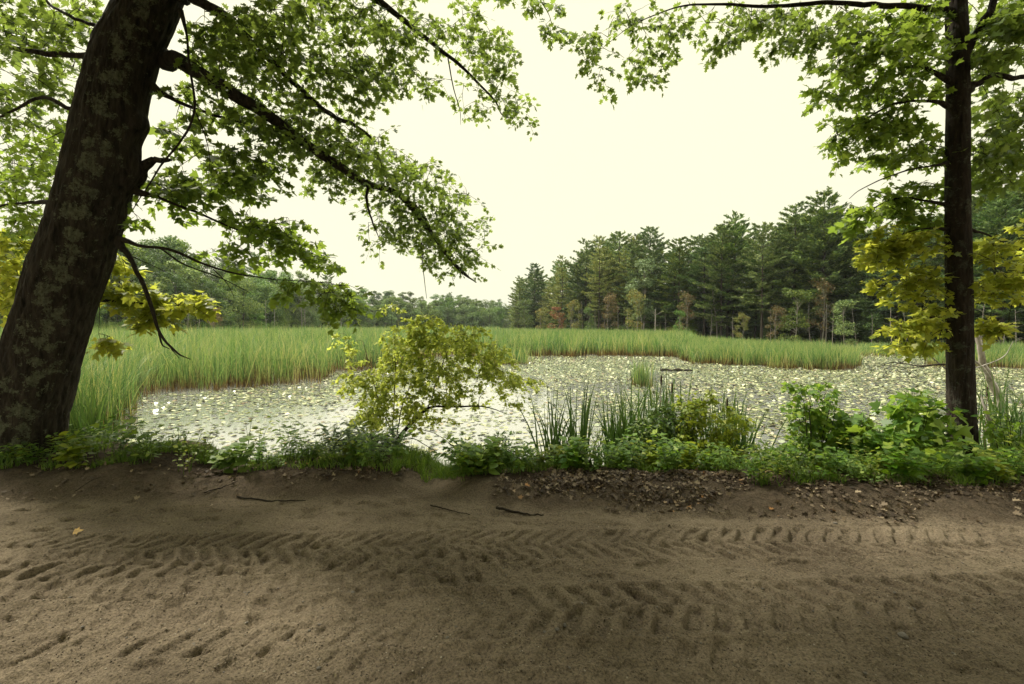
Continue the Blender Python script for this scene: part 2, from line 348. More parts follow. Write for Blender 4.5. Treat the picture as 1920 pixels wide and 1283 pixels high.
def groundmat():
    m, t = newmat('ground_soil'); geo = N(t, 'ShaderNodeNewGeometry'); pos = geo.outputs['Position']
    soil = N(t, 'ShaderNodeAttribute', attribute_name='soil').outputs['Fac']
    far = N(t, 'ShaderNodeAttribute', attribute_name='far').outputs['Fac']
    n1 = noise(t, pos, 1.1, 4, 0.55); n2 = noise(t, pos, 14, 5, 0.65); n3 = noise(t, pos, 75, 4, 0.75); n4 = noise(t, pos, 210, 2, 0.7)
    sand = ramp(t, n1, g((0.32, (0.165, 0.131, 0.092)), (0.66, (0.275, 0.222, 0.157))))
    sand = mixc(t, n2, sand, mixc(t, 1.0, sand, (0.72, 0.70, 0.68), 'MULTIPLY'))
    gr = ramp(t, n3, g((0.36, (0.35, 0.34, 0.32)), (0.50, (1.0, 1.0, 1.0)), (0.68, (1.55, 1.5, 1.42))))
    sand = mixc(t, 0.8, sand, gr, 'MULTIPLY')
    hum = ramp(t, n2, g((0.3, (0.022, 0.016, 0.011)), (0.7, (0.085, 0.060, 0.041))))
    hum = mixc(t, 0.7, hum, gr, 'MULTIPLY')
    c = mixc(t, soil, sand, hum)
    wood = ramp(t, n1, g((0.3, (0.02, 0.03, 0.010)), (0.7, (0.045, 0.05, 0.018))))
    c = mixc(t, far, c, wood)
    pb = N(t, 'ShaderNodeBsdfPrincipled'); pb.inputs['Roughness'].default_value = 0.95; pb.inputs['Specular IOR Level'].default_value = 0.12
    t.links.new(c, pb.inputs['Base Color'])
    vo = N(t, 'ShaderNodeTexVoronoi'); vo.inputs['Scale'].default_value = 75; t.links.new(pos, vo.inputs['Vector'])
    q = N(t, 'ShaderNodeMath', operation='MULTIPLY_ADD'); q.inputs[1].default_value = 0.5; t.links.new(n4, q.inputs[0]); t.links.new(n3, q.inputs[2])
    q2 = N(t, 'ShaderNodeMath', operation='MULTIPLY_ADD'); q2.inputs[1].default_value = 1.0; t.links.new(n2, q2.inputs[0]); t.links.new(q.outputs[0], q2.inputs[2])
    q3 = N(t, 'ShaderNodeMath', operation='MULTIPLY_ADD'); q3.inputs[1].default_value = -0.35; t.links.new(vo.outputs['Distance'], q3.inputs[0]); t.links.new(q2.outputs[0], q3.inputs[2])
    bp = N(t, 'ShaderNodeBump'); bp.inputs['Strength'].default_value = 1.0; bp.inputs['Distance'].default_value = 0.011
    t.links.new(q3.outputs[0], bp.inputs['Height']); t.links.new(bp.outputs['Normal'], pb.inputs['Normal'])
    o = N(t, 'ShaderNodeOutputMaterial'); t.links.new(pb.outputs[0], o.inputs['Surface'])
    return m
M['ground'] = groundmat()
def watermat():
    m, t = newmat('pond_water'); geo = N(t, 'ShaderNodeNewGeometry'); pos = geo.outputs['Position']
    n1 = noise(t, pos, 3.0, 3); n2 = noise(t, pos, 22, 2)
    pb = N(t, 'ShaderNodeBsdfPrincipled'); pb.inputs['Base Color'].default_value = (0.52, 0.52, 0.49, 1)
    pb.inputs['Roughness'].default_value = 0.08; pb.inputs['IOR'].default_value = 1.6; pb.inputs['Metallic'].default_value = 0.75
    q = N(t, 'ShaderNodeMath', operation='MULTIPLY_ADD'); q.inputs[1].default_value = 0.25; t.links.new(n2, q.inputs[0]); t.links.new(n1, q.inputs[2])
    bp = N(t, 'ShaderNodeBump'); bp.inputs['Strength'].default_value = 0.12; bp.inputs['Distance'].default_value = 0.02
    t.links.new(q.outputs[0], bp.inputs['Height']); t.links.new(bp.outputs['Normal'], pb.inputs['Normal'])
    o = N(t, 'ShaderNodeOutputMaterial'); t.links.new(pb.outputs[0], o.inputs['Surface'])
    return m
M['water'] = watermat()
def simple(name, c, rough=0.6, ior=1.5, spec=0.5, stops=None, nsc=30, bump=0.0):
    m, t = newmat(name); pb = N(t, 'ShaderNodeBsdfPrincipled')
    pb.inputs['Roughness'].default_value = rough; pb.inputs['IOR'].default_value = ior; pb.inputs['Specular IOR Level'].default_value = spec
    if stops:
        geo = N(t, 'ShaderNodeNewGeometry'); t.links.new(ramp(t, geo.outputs['Random Per Island'], stops), pb.inputs['Base Color'])
    else:
        tc = N(t, 'ShaderNodeTexCoord'); nz = noise(t, tc.outputs['Object'], nsc, 4)
        t.links.new(ramp(t, nz, g((0.3, tuple(q * 0.6 for q in c)), (0.7, tuple(q * 1.25 for q in c)))), pb.inputs['Base Color'])
        if bump:
            bp = N(t, 'ShaderNodeBump'); bp.inputs['Strength'].default_value = bump; bp.inputs['Distance'].default_value = 0.01
            t.links.new(nz, bp.inputs['Height']); t.links.new(bp.outputs['Normal'], pb.inputs['Normal'])
    o = N(t, 'ShaderNodeOutputMaterial'); t.links.new(pb.outputs[0], o.inputs['Surface'])
    return m
M['pad'] = simple('lily_pad', None, 0.26, 1.75, 0.5, g((0.0, (0.05, 0.065, 0.02)), (0.35, (0.13, 0.15, 0.055)), (0.7, (0.25, 0.26, 0.12)), (0.9, (0.40, 0.38, 0.22)), (1.0, (0.18, 0.10, 0.05))))
M['stone'] = simple('stone', (0.16, 0.14, 0.115), 0.8, nsc=60, bump=0.5)
M['cattail'] = simple('cattail_head', (0.06, 0.035, 0.02), 0.9)
# ------------------------------------------------------------------ terrain
WZ = -0.70                                               # water level
FR_X = np.array([-900, -200, 200, 500, 700, 850, 935, 945, 1050, 1200, 1400, 1600, 1800, 1940, 2900])
FR_Y = np.array([50, 60, 76, 110, 185, 215, 225, 150, 110, 85, 70, 58, 46, 40, 34.0])   # distance of the far forest edge
def far_edge(px): return np.interp(px, FR_X, FR_Y)
EDX = np.array([-12, -6, -4.5, -3, -1.5, -0.9, 0, 1.5, 3.0, 4.5, 8]); EDY = np.array([4.1, 4.12, 4.12, 4.12, 4.20, 4.25, 3.95, 3.86, 3.72, 3.62, 3.6])
def edge(x): return np.interp(x, EDX, EDY) + 0.06 * vn(x * 1.7, 3.3) + 0.03 * vn(x * 6, 8.1)
def base_z(x, y):
    e = edge(x)
    t = y - e
    dip = np.exp(-((x + 0.72) / 0.30) ** 2)
    left = sst(-2.8, -4.2, x)
    h = 0.125 * (1 + 0.35 * vn(x * 1.3, 9.2)) * (1 - 0.95 * dip) + 0.05 * left
    berm = h * sst(-0.05, 0.38, t) * (1 - sst(0.75, 1.3, t) * (1 - 0.9 * left))
    drop0 = 1.05 + 0.55 * left + 0.9 * sst(3.5, 4.6, x)
    slope = -1.5 * sst(drop0 - 0.15 - 0.25 * dip, drop0 + 1.9, t)
    z = berm + slope
    return z
def ground_z(x, y):
    x, y = np.broadcast_arrays(np.asarray(x, float), np.asarray(y, float))
    z = base_z(x, y)
    # far shore rises again
    px = CX + x / np.maximum(y, 1.0) * FPX
    fe = np.maximum(np.maximum(far_edge(px), far_edge(px - 45)), far_edge(px - 90))
    z = np.where(y > 9, -1.5 + 1.05 * sst(fe - 8, fe - 2, y) + 13.0 * sst(fe + 1, fe + 60, y), z)
    return z
def tread(x, y, yc, hw, per, slant, amp, mirrored=1):
    v = (y - yc) / hw
    ph = (x - np.abs(v) * slant * mirrored + 0.012 * vn(x * 9, y * 9, 4)) / per + np.where(v > 0, 0.5, 0.0)
    s = np.sin(ph * 2 * np.pi)
    lug = sst(-0.5, 0.1, s)
    inside = sst(1.06, 0.93, np.abs(v))
    mid = sst(0.02, 0.16, np.abs(v))
    crumb = 0.75 + 0.5 * vn(x * 16, y * 16, 3)
    shoulder = np.exp(-((np.abs(v) - 1.12) / 0.12) ** 2)
    return amp * crumb * inside * (0.5 - 1.0 * lug * (0.35 + 0.65 * mid)) + amp * 0.5 * shoulder * crumb
def foot(x, y, cx, cy, ang, L=0.28, W=0.055, amp=0.018):
    c, s = math.cos(ang), math.sin(ang)
    a = (x - cx) * c + (y - cy) * s; b = -(x - cx) * s + (y - cy) * c
    hw = W * (0.75 + 0.25 * np.cos((a / L * 2 - 0.5) * 2.2))
    q = np.maximum(np.abs(a) / (L / 2), np.abs(b) / hw)
    ins = sst(1.1, 0.85, q); rim = np.exp(-((q - 1.25) / 0.16) ** 2) * (q < 2)
    return -amp * ins * (1 - 0.45 * (0.5 + 0.5 * np.sin(b * 260 + a * 20))) + 0.5 * amp * rim
def relief(x, y):
    t = y - edge(x)
    road = sst(0.1, -0.12, t)
    z = 0.022 * fbm(x * 0.9, y * 1.3, 1, 3) * road
    z = z + 0.018 * fbm(x * 4.0, y * 5.5, 2, 4)
    hum = fbm(x * 9, y * 12, 3, 4)
    z = z + 0.017 * hum * (0.6 + 0.4 * road)
    # crumbled sand: small pits and lumps, stronger on the left
    bl = 0.55 + 0.45 * sst(0.3, -1.6, x)
    pit = vn(x * 7.5 + 0.6 * vn(x * 3, y * 3), y * 11, 7)
    z = z - 0.027 * bl * sst(0.15, 0.75, pit) * road
    z = z + 0.006 * fbm(x * 34, y * 34, 5, 3)
    # tyre tracks
    m1 = sst(-4.6, -2.6, x) * (0.85 + 0.25 * vn(x * 1.1, 2.2)) * road
    z = z + m1 * tread(x, y, 3.27 + 0.018 * x + 0.02 * np.sin(x * 1.1), 0.21, 0.132, 0.16, 0.036)
    m2 = (0.35 + 0.65 * sst(-0.4, 0.4, x)) * (0.8 + 0.3 * vn(x * 1.4, 7.7))
    z = z + m2 * tread(x, y, 2.47 + 0.055 * x, 0.22, 0.165, 0.10, 0.060, -1)
    m3 = sst(0.2, -0.3, x) * (0.8 + 0.3 * vn(x * 1.4, 17.7))
    z = z + m3 * tread(x, y, 2.95 + 0.05 * x, 0.20, 0.17, 0.08, 0.042, 1)
    m4 = sst(-1.5, -0.5, x) * 0.8 * (0.6 + 0.4 * vn(x * 1.9, 1.7))
    z = z + m4 * tread(x, y, 2.05 + 0.03 * x, 0.16, 0.17, 0.08, 0.036, 1)
    yc = 3.66 - 0.02 * x + 0.012 * np.sin(x * 2.3)
    z = z + sst(-0.4, 0.1, x) * 0.022 * (sst(-0.035, 0.0, y - yc) - sst(0.0, 0.16, y - yc)) * (0.7 + 0.5 * vn(x * 2, 33))
    z = z - sst(-3.5, -1, x) * 0.007 * np.exp(-((y - 3.78) / 0.05) ** 2)
    for cx, cy, an, L in ((-0.40, 2.78, -0.35, 0.27), (0.02, 3.02, 0.2, 0.22), (0.25, 2.93, 0.35, 0.24), (0.95, 3.0, 0.1, 0.26), (-1.15, 3.0, 0.15, 0.26),
                          (-0.22, 3.05, -0.4, 0.2), (-1.5, 3.25, 0.1, 0.2), (1.9, 3.0, 0.0, 0.26), (-2.2, 2.6, 0.2, 0.26), (0.55, 2.85, -0.2, 0.2)):
        z = z + foot(x, y, cx, cy, an, L)
    # berm roughness
    bm = sst(0.0, 0.3, t)
    z = z + bm * (0.030 * fbm(x * 3, y * 3, 11, 4) + 0.012 * fbm(x * 14, y * 14, 12, 3))
    return z
def lines(a, b, fine, grow, lim_lo, lim_hi):
    mid = list(np.arange(a, b, fine)); up, lo = [], []
    s, v = fine, mid[-1]
    while v < lim_hi: s = min(s * grow, 25); v += s; up.append(v)
    s, v = fine, a
    while v > lim_lo: s = min(s * grow, 25); v -= s; lo.append(v)
    return np.array(lo[::-1] + mid + up)
gx = lines(-4.4, 4.4, 0.0095, 1.06, -700, 700)
gy = lines(1.85, 4.75, 0.0095, 1.055, -60, 900)
X, Y = np.meshgrid(gx, gy)
Z = ground_z(X, Y)
nearm = (Y > -3) & (Y < 7.5) & (np.abs(X) < 14)
Z[nearm] += relief(X[nearm], Y[nearm])
EDG = edge(X)
t_ = Y - EDG
soil = sst(-0.12, 0.10, t_ + 0.10 * fbm(X * 2.5, Y * 3.5, 21, 4)) * (0.62 + 0.38 * sst(0.15, 0.5, t_ + 0.2 * fbm(X * 5, Y * 5, 22, 3)))
dipm = np.exp(-((X + 0.72) / 0.45) ** 2)
soil = soil * (1 - 0.6 * dipm * (t_ < 0.7))
farm = sst(6.8, 8.0, Y)
nx, ny = len(gx), len(gy)
idx = np.arange(nx * ny).reshape(ny, nx)
quads = np.stack([idx[:-1, :-1], idx[:-1, 1:], idx[1:, 1:], idx[1:, :-1]], -1)
tc_ = 0.25 * (t_[:-1, :-1] + t_[:-1, 1:] + t_[1:, 1:] + t_[1:, :-1]); yc_ = Y[:-1, :-1]
V = np.stack([X, Y, Z], -1).reshape(-1, 3)
def sub(name, mask, label):
    q = quads[mask]; used, inv = np.unique(q, return_inverse=True)
    me = mesh(name, [(V[used], inv.reshape(-1, 4))], smooth=True, attrs={'soil': soil.ravel()[used], 'far': farm.ravel()[used]})
    return tag(obj(name, me, M['ground']), label, kind='structure')
r_ = tc_ < 0.0
sub('dirt_road', r_, 'sandy dirt road pressed with tyre treads and footprints')
sub('pond_bank', (~r_) & (yc_ < 8.0), 'dark earth berm between the road and the pond')
sub('ground', (~r_) & (yc_ >= 8.0), 'pond bed and forest floor beyond the bank')
wy = [5.0, 12, 30, 80, 320]
wv = np.array([(sx * (y * 1.6 + 14), y, WZ) for y in wy for sx in (-1, 1)]); wf = np.array([(2 * k, 2 * k + 1, 2 * k + 3, 2 * k + 2) for k in range(4)])
tag(obj('water', mesh('water', [(wv, wf)]), M['water']), 'still pond water mirroring the pale sky', kind='structure')

# ------------------------------------------------------------------ lily pads (stuff)
def inpoly(px, Yd, poly):
    poly = np.asarray(poly, float); x, y = px, np.log(Yd); q = np.stack([poly[:, 0], np.log(poly[:, 1])], 1)
    ins = np.zeros(len(x), bool); j = len(q) - 1
    for i in range(len(q)):
        xi, yi = q[i]; xj, yj = q[j]
        c = ((yi > y) != (yj > y)) & (x < (xj - xi) * (y - yi) / (yj - yi + 1e-12) + xi)
        ins ^= c; j = i
    return ins
BED_L = [(-900, 8.0), (-30, 8.6), (100, 9.0), (205, 9.3), (240, 10.5), (236, 13.0), (262, 15.2), (330, 15.6), (380, 15.9), (450, 16.8), (520, 17.6), (600, 18.5), (612, 20.5), (625, 23), (700, 23.4), (745, 25), (760, 30), (800, 33), (860, 36), (935, 37), (936, 190), (700, 165), (500, 98), (200, 68), (-200, 56), (-900, 45)]
BED_R = [(930, 37), (940, 35.5), (980, 35.5), (1100, 35.5), (1210, 35.2), (1290, 34), (1300, 62), (1100, 96), (940, 135)]
TONGUE = [(1285, 29.5), (1330, 28), (1400, 26.5), (1450, 25.6), (1500, 24.9), (1560, 24.2), (1600, 23.8), (1612, 26), (1590, 31), (1540, 37), (1400, 46), (1290, 60), (1262, 44), (1275, 34)]
BED_E = [(1745, 27), (1800, 25.6), (1920, 24.6), (2400, 24), (2600, 30), (2300, 40), (1930, 36), (1745, 33)]
CLUMP = [(905, 28.6), (930, 28.2), (960, 27.8), (980, 29), (978, 31), (940, 33), (905, 31)]
SEDGE = [(1612, 36), (1760, 35), (2400, 31), (2400, 36), (1940, 38), (1800, 43), (1612, 52)]
BEDS = [BED_L, BED_R, TONGUE, BED_E, CLUMP]
def lily():
    rng = np.random.default_rng(5); n = 300000
    px = rng.uniform(-160, 2080, n); Yd = np.exp(rng.uniform(math.log(6.3), math.log(62), n))
    dens = n / (2240 * math.log(62 / 6.3)) * FPX / Yd ** 2
    x = (px - CX) / FPX * Yd
    cl = fbm(x * 0.35, Yd * 0.35, 2.0, 4)
    target = 44 + 42 * sst(-0.15, 0.25, cl)
    target = np.where(px > 1250, target + 24, target)
    py = HY + (CAMZ - WZ) * FPX / Yd
    open1 = np.exp(-(((px - 560) / 240) ** 2 + ((py - 800 + (px - 560) * 0.12) / 30) ** 2)) 
    open2 = np.exp(-(((px - 900) / 120) ** 2 + ((py - 745) / 32) ** 2)) + np.exp(-(((px - 640) / 300) ** 2 + ((py - 885) / 26) ** 2))
    target = target * (1 - 0.70 * np.clip(open1 + open2, 0, 1)) 
    target = np.where(py > 800, target * 0.75, target)
    keep = rng.random(n) < target / dens
    for b in BEDS: keep &= ~inpoly(px, Yd, b)
    keep &= Yd < far_edge(px) - 5
    px, Yd, x = px[keep], Yd[keep], x[keep]; m = len(px)
    size = rng.uniform(0.03, 0.068, m) * (1 + 0.35 * sst(22, 55, Yd))
    k = 8; th = np.linspace(0.25, 2 * np.pi - 0.25, k - 1)
    sh = np.vstack([[0.15, 0], np.stack([np.cos(th), np.sin(th)], 1)])
    rot = rng.uniform(0, 2 * np.pi, m); c, s = np.cos(rot)[:, None], np.sin(rot)[:, None]
    lx = sh[None, :, 0] * c - sh[None, :, 1] * s; ly = sh[None, :, 0] * s + sh[None, :, 1] * c
    tl = rng.normal(0, 0.09, (m, 2)); tl[rng.random(m) < 0.12] *= 3.0
    ph = rng.uniform(0, 6.28, m)[:, None]
    curl = rng.uniform(0, 0.10, m)[:, None] * np.cos(2 * (np.arctan2(ly, lx)) + ph) * (lx ** 2 + ly ** 2)
    lz = tl[:, :1] * lx + tl[:, 1:] * ly + curl + np.abs(tl).sum(1, keepdims=True) * 0.8 + rng.uniform(0.004, 0.03, m)[:, None] / size[:, None] * 0.4
    Vv = np.stack([x[:, None] + lx * size[:, None], Yd[:, None] + ly * size[:, None], WZ + lz * size[:, None]], -1).reshape(-1, 3)
    me = mesh('lily_pads', [(Vv, np.arange(m * k).reshape(m, k))])
    tag(obj('lily_pads', me, M['pad']), 'dense olive lily pads floating over the pond', kind='stuff')
    return m
print('pads', lily())

# ------------------------------------------------------------------ reeds
def blades(px_or_xy, h, wd, rng, lean=0.16, seg=4, droop=0.35, base=WZ - 0.05, z0=None):
    xy = px_or_xy; n = len(xy)
    s = np.linspace(0, 1, seg + 1)[None, :]
    az = rng.uniform(0, 2 * np.pi, n)[:, None]; ln = (np.abs(rng.normal(0, lean, n)))[:, None]
    bend = ln * s + droop * (rng.uniform(0, 1, n) ** 2)[:, None] * s ** 3
    cx = xy[:, :1] + np.cos(az) * bend * h[:, None]; cy = xy[:, 1:2] + np.sin(az) * bend * h[:, None]
    zb = np.full(n, base) if z0 is None else z0
    cz = zb[:, None] + h[:, None] * (s - 0.35 * bend * s)
    fa = rng.uniform(-0.9, 0.9, n)[:, None]
    w = wd[:, None] * (1 - s ** 2.2) * 0.5 + 0.0006
    L = np.stack([cx - np.cos(fa) * w, cy - np.sin(fa) * w, cz], -1); Rr = np.stack([cx + np.cos(fa) * w, cy + np.sin(fa) * w, cz], -1)
    Vv = np.stack([L, Rr], 2).reshape(-1, 3)
    b = (np.arange(n) * 2 * (seg + 1))[:, None] + (np.arange(seg) * 2)[None, :]
    F = np.stack([b, b + 1, b + 3, b + 2], -1).reshape(-1, 4)
    hg = np.broadcast_to(s[:, :, None] + 0.0 * h[:, None, None], (n, seg + 1, 2)).reshape(-1)
    return Vv, F, hg
def bed(name, poly, n, hgt, label, seed, wmul=1.0, edge_n=0, hvar=0.16, mud=True, cap=None):
    rng = np.random.default_rng(seed); poly = np.asarray(poly, float)
    lo, hi = max(poly[:, 0].min(), -260), min(poly[:, 0].max(), 2180)
    px = rng.uniform(lo, hi, n); Yd = np.exp(rng.uniform(math.log(poly[:, 1].min()), math.log(poly[:, 1].max()), n))
    wob = 1 + 0.035 * vn(px * 0.03, seed) + 0.035 * vn(px * 0.11, seed + 3) + 0.02 * vn(px * 0.3, seed + 5)
    k = inpoly(px, Yd * wob, poly) & (fbm(px / FPX * Yd * 1.1, Yd * 1.1, seed + 2, 3) > rng.uniform(-0.75, 0.12, n)); px, Yd = px[k], Yd[k]
    x = (px - CX) / FPX * Yd
    xy = np.stack([x, Yd], 1)
    # clumpy
    xy += 0.12 * rng.normal(size=xy.shape)
    m = len(x)
    big = fbm(x * 0.25, Yd * 0.25, seed, 3) + 0.7 * fbm(x * 1.3, Yd * 1.3, seed, 2)
    h = hgt * (1 + hvar * big * 2 + rng.normal(0, 0.13, m))
    short = rng.random(m) < 0.25; h[short] *= rng.uniform(0.3, 0.75, short.sum())
    if cap is not None: h = np.minimum(h, cap(px, Yd) * rng.uniform(0.93, 1.02, m))
    wd = 0.0105 * np.maximum(1, Yd / 13) * rng.uniform(0.6, 1.3, m) * wmul
    Vv, F, hg = blades(xy, h, wd, rng, lean=0.15, droop=0.55)
    parts = [(Vv, F)]; hs = [hg]
    me = mesh(name, parts, attrs={'hgt': np.concatenate(hs)})
    o = obj(name, me, M['reed'])
    tag(o, label, kind='stuff')
    return m
print('reeds', bed('reed_bed', BED_L, 240000, 2.05, 'broad bed of tall green cattail reeds left of the pond', 1),
 bed('reed_bed', BED_R, 95000, 1.75, 'far strip of green reeds below the mixed trees', 2),
 bed('reed_bed', TONGUE, 90000, 1.20, 'tongue of shorter reeds reaching out before the pines', 3),
 bed('reed_bed', BED_E, 42000, 1.15, 'low reeds behind the slim dark trunk', 4),
 bed('sedge', SEDGE, 30000, 0.75, 'short sedge along the dark pine shore', 6))
def small_clump(name, label, cat, px, Yd, rad, n, h, seed, wd=0.014, lean=0.12, heads=0, mat='reed', zb=None, group=None):
    rng = np.random.default_rng(seed)
    c = P(px, HY + 50, Yd)[:2]
    root = thing(name, label, cat, (c[0], c[1], WZ if zb is None else zb), group)
    xy = rng.normal(0, rad, (n, 2)) * [1, 0.7]
    hh = h * rng.uniform(0.45, 1.08, n)
    Vv, F, hg = blades(xy, hh, np.full(n, wd) * rng.uniform(0.6, 1.2, n), rng, lean=lean, seg=5, droop=0.5, z0=np.full(n, -0.08))
    obj('blades', mesh('blades', [(Vv, F)], attrs={'hgt': hg}), M[mat], root)
    for k in range(heads):
        a = rng.normal(0, rad * 0.7, 2); hz = h * rng.uniform(0.75, 0.98); ln = rng.normal(0, 0.05, 2)
        pts = np.array([[a[0] + ln[0] * s, a[1] + ln[1] * s, -0.05 + hz * s] for s in np.linspace(0, 1, 6)])
        st = obj('stem', mesh('stem', [tubes(pts, np.full(6, 0.004), 5)]), M['reed'], root)
        p0 = pts[-1]; hp = np.array([[p0[0], p0[1], p0[2] - 0.16 + 0.16 * s] for s in (0, 0.04, 0.2, 0.8, 0.96, 1.0)])
        obj('cattail_head', mesh('cattail_head', [tubes(hp, np.array([0.003, 0.011, 0.014, 0.014, 0.010, 0.002]), 8)], smooth=True), M['cattail'], st)
    return root
small_clump('reed_clump', 'round clump of green reeds standing alone beside the yellow sapling top', 'reeds', 945, 28.5, 0.8, 900, 1.3, 21, 0.03)
small_clump('reed_clump', 'small upright reed tuft alone in open lily pads', 'reeds', 1203, 17.5, 0.22, 160, 1.3, 22, 0.022, 0.05)
# ------------------------------------------------------------------ far trees: kinds
def pine_kind(seed, H=18.0, zlow=0.22, wide=3.4, sparse=1.0, nm='needle', tuft=0.42, trunk='bark_pine', flat=1.0, tr=0.22):
    rng = np.random.default_rng(seed)
    root = thing('pine_tree', 'pine', 'pine tree')
    bx, by = rng.normal(0, 0.25, 2)
    zs = np.linspace(0, H, 12); tx = bx * np.sin(zs / H * 2.4); ty = by * np.sin(zs / H * 2.1)
    obj('trunk', mesh('trunk', [tubes(np.stack([tx, ty, zs - 0.4], 1), np.interp(zs / H, [0, .05, 1], [tr * 1.3, tr, 0.03]), 8)], smooth=True), M[trunk], root)
    bp, br, lp, ltip, lnor, lsz = [], [], [], [], [], []
    z = H * zlow
    while z < H * 0.985:
        f = (z / H - zlow) / (1 - zlow)
        prof = wide * (0.55 + 0.45 * min(1, f / 0.25)) * (1 - f) ** 0.48 if f > 0.02 else wide * 0.5
        nb = rng.integers(4, 7); a0 = rng.uniform(0, 6.28)
        for b in range(nb):
            if rng.random() < 0.10: continue
            az = a0 + b * 6.28 / nb + rng.normal(0, 0.25); L = prof * rng.uniform(0.45, 1.4) + 0.25
            up = -0.08 + 0.55 * f ** 1.3 + rng.normal(0, 0.08); s = np.linspace(0, 1, 5)
            c0 = np.array([np.interp(z, zs, tx), np.interp(z, zs, ty), z])
            d = np.array([math.cos(az), math.sin(az), 0.0])
            pts = c0 + np.outer(s * L, d); pts[:, 2] += up * s * L + 0.10 * L * s ** 2
            bp.append(pts); br.append(np.linspace(0.05 * (1.1 - f), 0.008, 5))
            nt = max(5, int(L * 17 * sparse)); ss = rng.uniform(0.22, 1.05, nt) ** 0.8
            q = c0 + (ss * L)[:, None] * d; q[:, 2] += up * ss * L + 0.10 * L * ss ** 2
            side = np.array([-d[1], d[0], 0]); lat = rng.normal(0, 0.30, nt) * (0.35 + L * 0.35) * (1.15 - ss)
            q = q + lat[:, None] * side; q[:, 2] += rng.normal(0, 0.055, nt) + 0.05
            for k in range(3):
                lp.append(q + rng.normal(0, 0.05, q.shape)); dd = d + side * (np.sign(lat) * 0.6)[:, None] + rng.normal(0, 0.45, (nt, 3)); dd[:, 2] = np.abs(dd[:, 2]) * 0.6 + 0.12 + 0.5 * f
                ltip.append(dd); lnor.append(np.array([0, 0, 1.0]) * flat + rng.normal(0, 0.45, (nt, 3))); lsz.append(tuft * rng.uniform(0.6, 1.25, nt))
        z += rng.uniform(0.5, 0.95)
    # leader
    nt = 26; q = np.stack([np.full(nt, tx[-1]), np.full(nt, ty[-1]), rng.uniform(H * 0.95, H * 1.0, nt)], 1)
    lp.append(q); lt = rng.normal(0, 0.5, (nt, 3)); lt[:, 2] = 1; ltip.append(lt); lnor.append(rdir(nt, rng)); lsz.append(np.full(nt, tuft))
    crown = obj('crown', mesh('crown', [leaves(np.concatenate(lp), np.concatenate(ltip), np.concatenate(lnor), np.concatenate(lsz), DIAM * [0.62, 1], 0.1, 0.1, rng)]), M[nm], root)
    obj('limbs', mesh('limbs', [tubes(np.array(bp), np.array(br), 3)]), M[trunk], crown)
    return root
def broad_kind(seed, H=14.0, wide=3.8, clear=0.28, nm='far_leaf', n=7500, leaf=0.30, trunk='bark_pine', tr=0.16, name='broadleaf_tree', nsub=26):
    rng = np.random.default_rng(seed)
    root = thing(name, 'tree', 'tree')
    zs = np.linspace(-0.4, H * 0.85, 9); wx = rng.normal(0, 0.35); wy = rng.normal(0, 0.35)
    ctr = lambda z: np.stack([wx * np.sin(z / H * 3), wy * np.sin(z / H * 2.5), z], -1)
    obj('trunk', mesh('trunk', [tubes(ctr(zs), np.linspace(tr, 0.03, 9), 7)], smooth=True), M[trunk], root)
    zc = rng.uniform(clear, 0.95, nsub) * H; f = (zc / H - clear) / (1 - clear)
    rr = wide * np.sqrt(np.clip(1 - (f * 1.9 - 0.85) ** 2 / 1.25, 0.05, 1)) * rng.uniform(0.25, 0.85, nsub)
    az = rng.uniform(0, 6.28, nsub); C = np.stack([rr * np.cos(az), rr * np.sin(az), zc], 1)
    rad = wide * rng.uniform(0.24, 0.46, nsub)
    C = np.vstack([C, ctr(np.array([H * 0.90]))]); rad = np.append(rad, wide * 0.28)
    bp = np.array([[ctr(np.array(c[2] * 0.75)), 0.6 * ctr(np.array(c[2] * 0.8)) + 0.4 * c, c] for c in C]); br = np.tile([tr * 0.4, tr * 0.25, 0.015], (len(C), 1))
    per = n // len(C); lp, ln = [], []
    for c, r in zip(C, rad):
        d = rdir(per, rng); q = c + d * (r * rng.uniform(0.55, 1.08, per) ** 0.5)[:, None] * [1, 1, 0.72]
        q += rng.normal(0, 0.06, q.shape)
        lp.append(q); ln.append(d + np.array([0, 0, 0.7]) + rng.normal(0, 0.4, d.shape))
    lp = np.concatenate(lp); ln = np.concatenate(ln); tip = rng.normal(size=lp.shape); tip[:, 2] -= 0.5
    crown = obj('crown', mesh('crown', [leaves(lp, tip, ln, leaf * rng.uniform(0.6, 1.3, len(lp)), DIAM * [1.3, 1], 0.2, 0.2, rng)]), M[nm], root)
    obj('limbs', mesh('limbs', [tubes(bp, br, 4)]), M[trunk], crown)
    return root
PINES = [pine_kind(s, zlow=zl, wide=wd, sparse=sp) for s, zl, wd, sp in ((1, 0.10, 3.9, 1.0), (2, 0.16, 4.6, 1.0), (3, 0.08, 3.6, 1.1), (4, 0.30, 3.8, 0.9), (5, 0.12, 4.9, 1.0))]
LARCH = [pine_kind(11, H=16, zlow=0.30, wide=2.6, sparse=0.8, nm='needle_gold', tuft=0.36, tr=0.16), pine_kind(12, H=16, zlow=0.2, wide=3.0, sparse=0.75, nm='needle_gold', tuft=0.36, tr=0.15)]
BROAD = [broad_kind(s, wide=wd, clear=cl) for s, wd, cl in ((21, 3.9, 0.05), (22, 4.4, 0.10), (23, 3.3, 0.04), (24, 4.8, 0.12), (25, 3.6, 0.05))]
POPLAR = broad_kind(31, wide=2.6, clear=0.3, nm='far_pale', n=5200, leaf=0.26, tr=0.13, trunk='bark_pale')
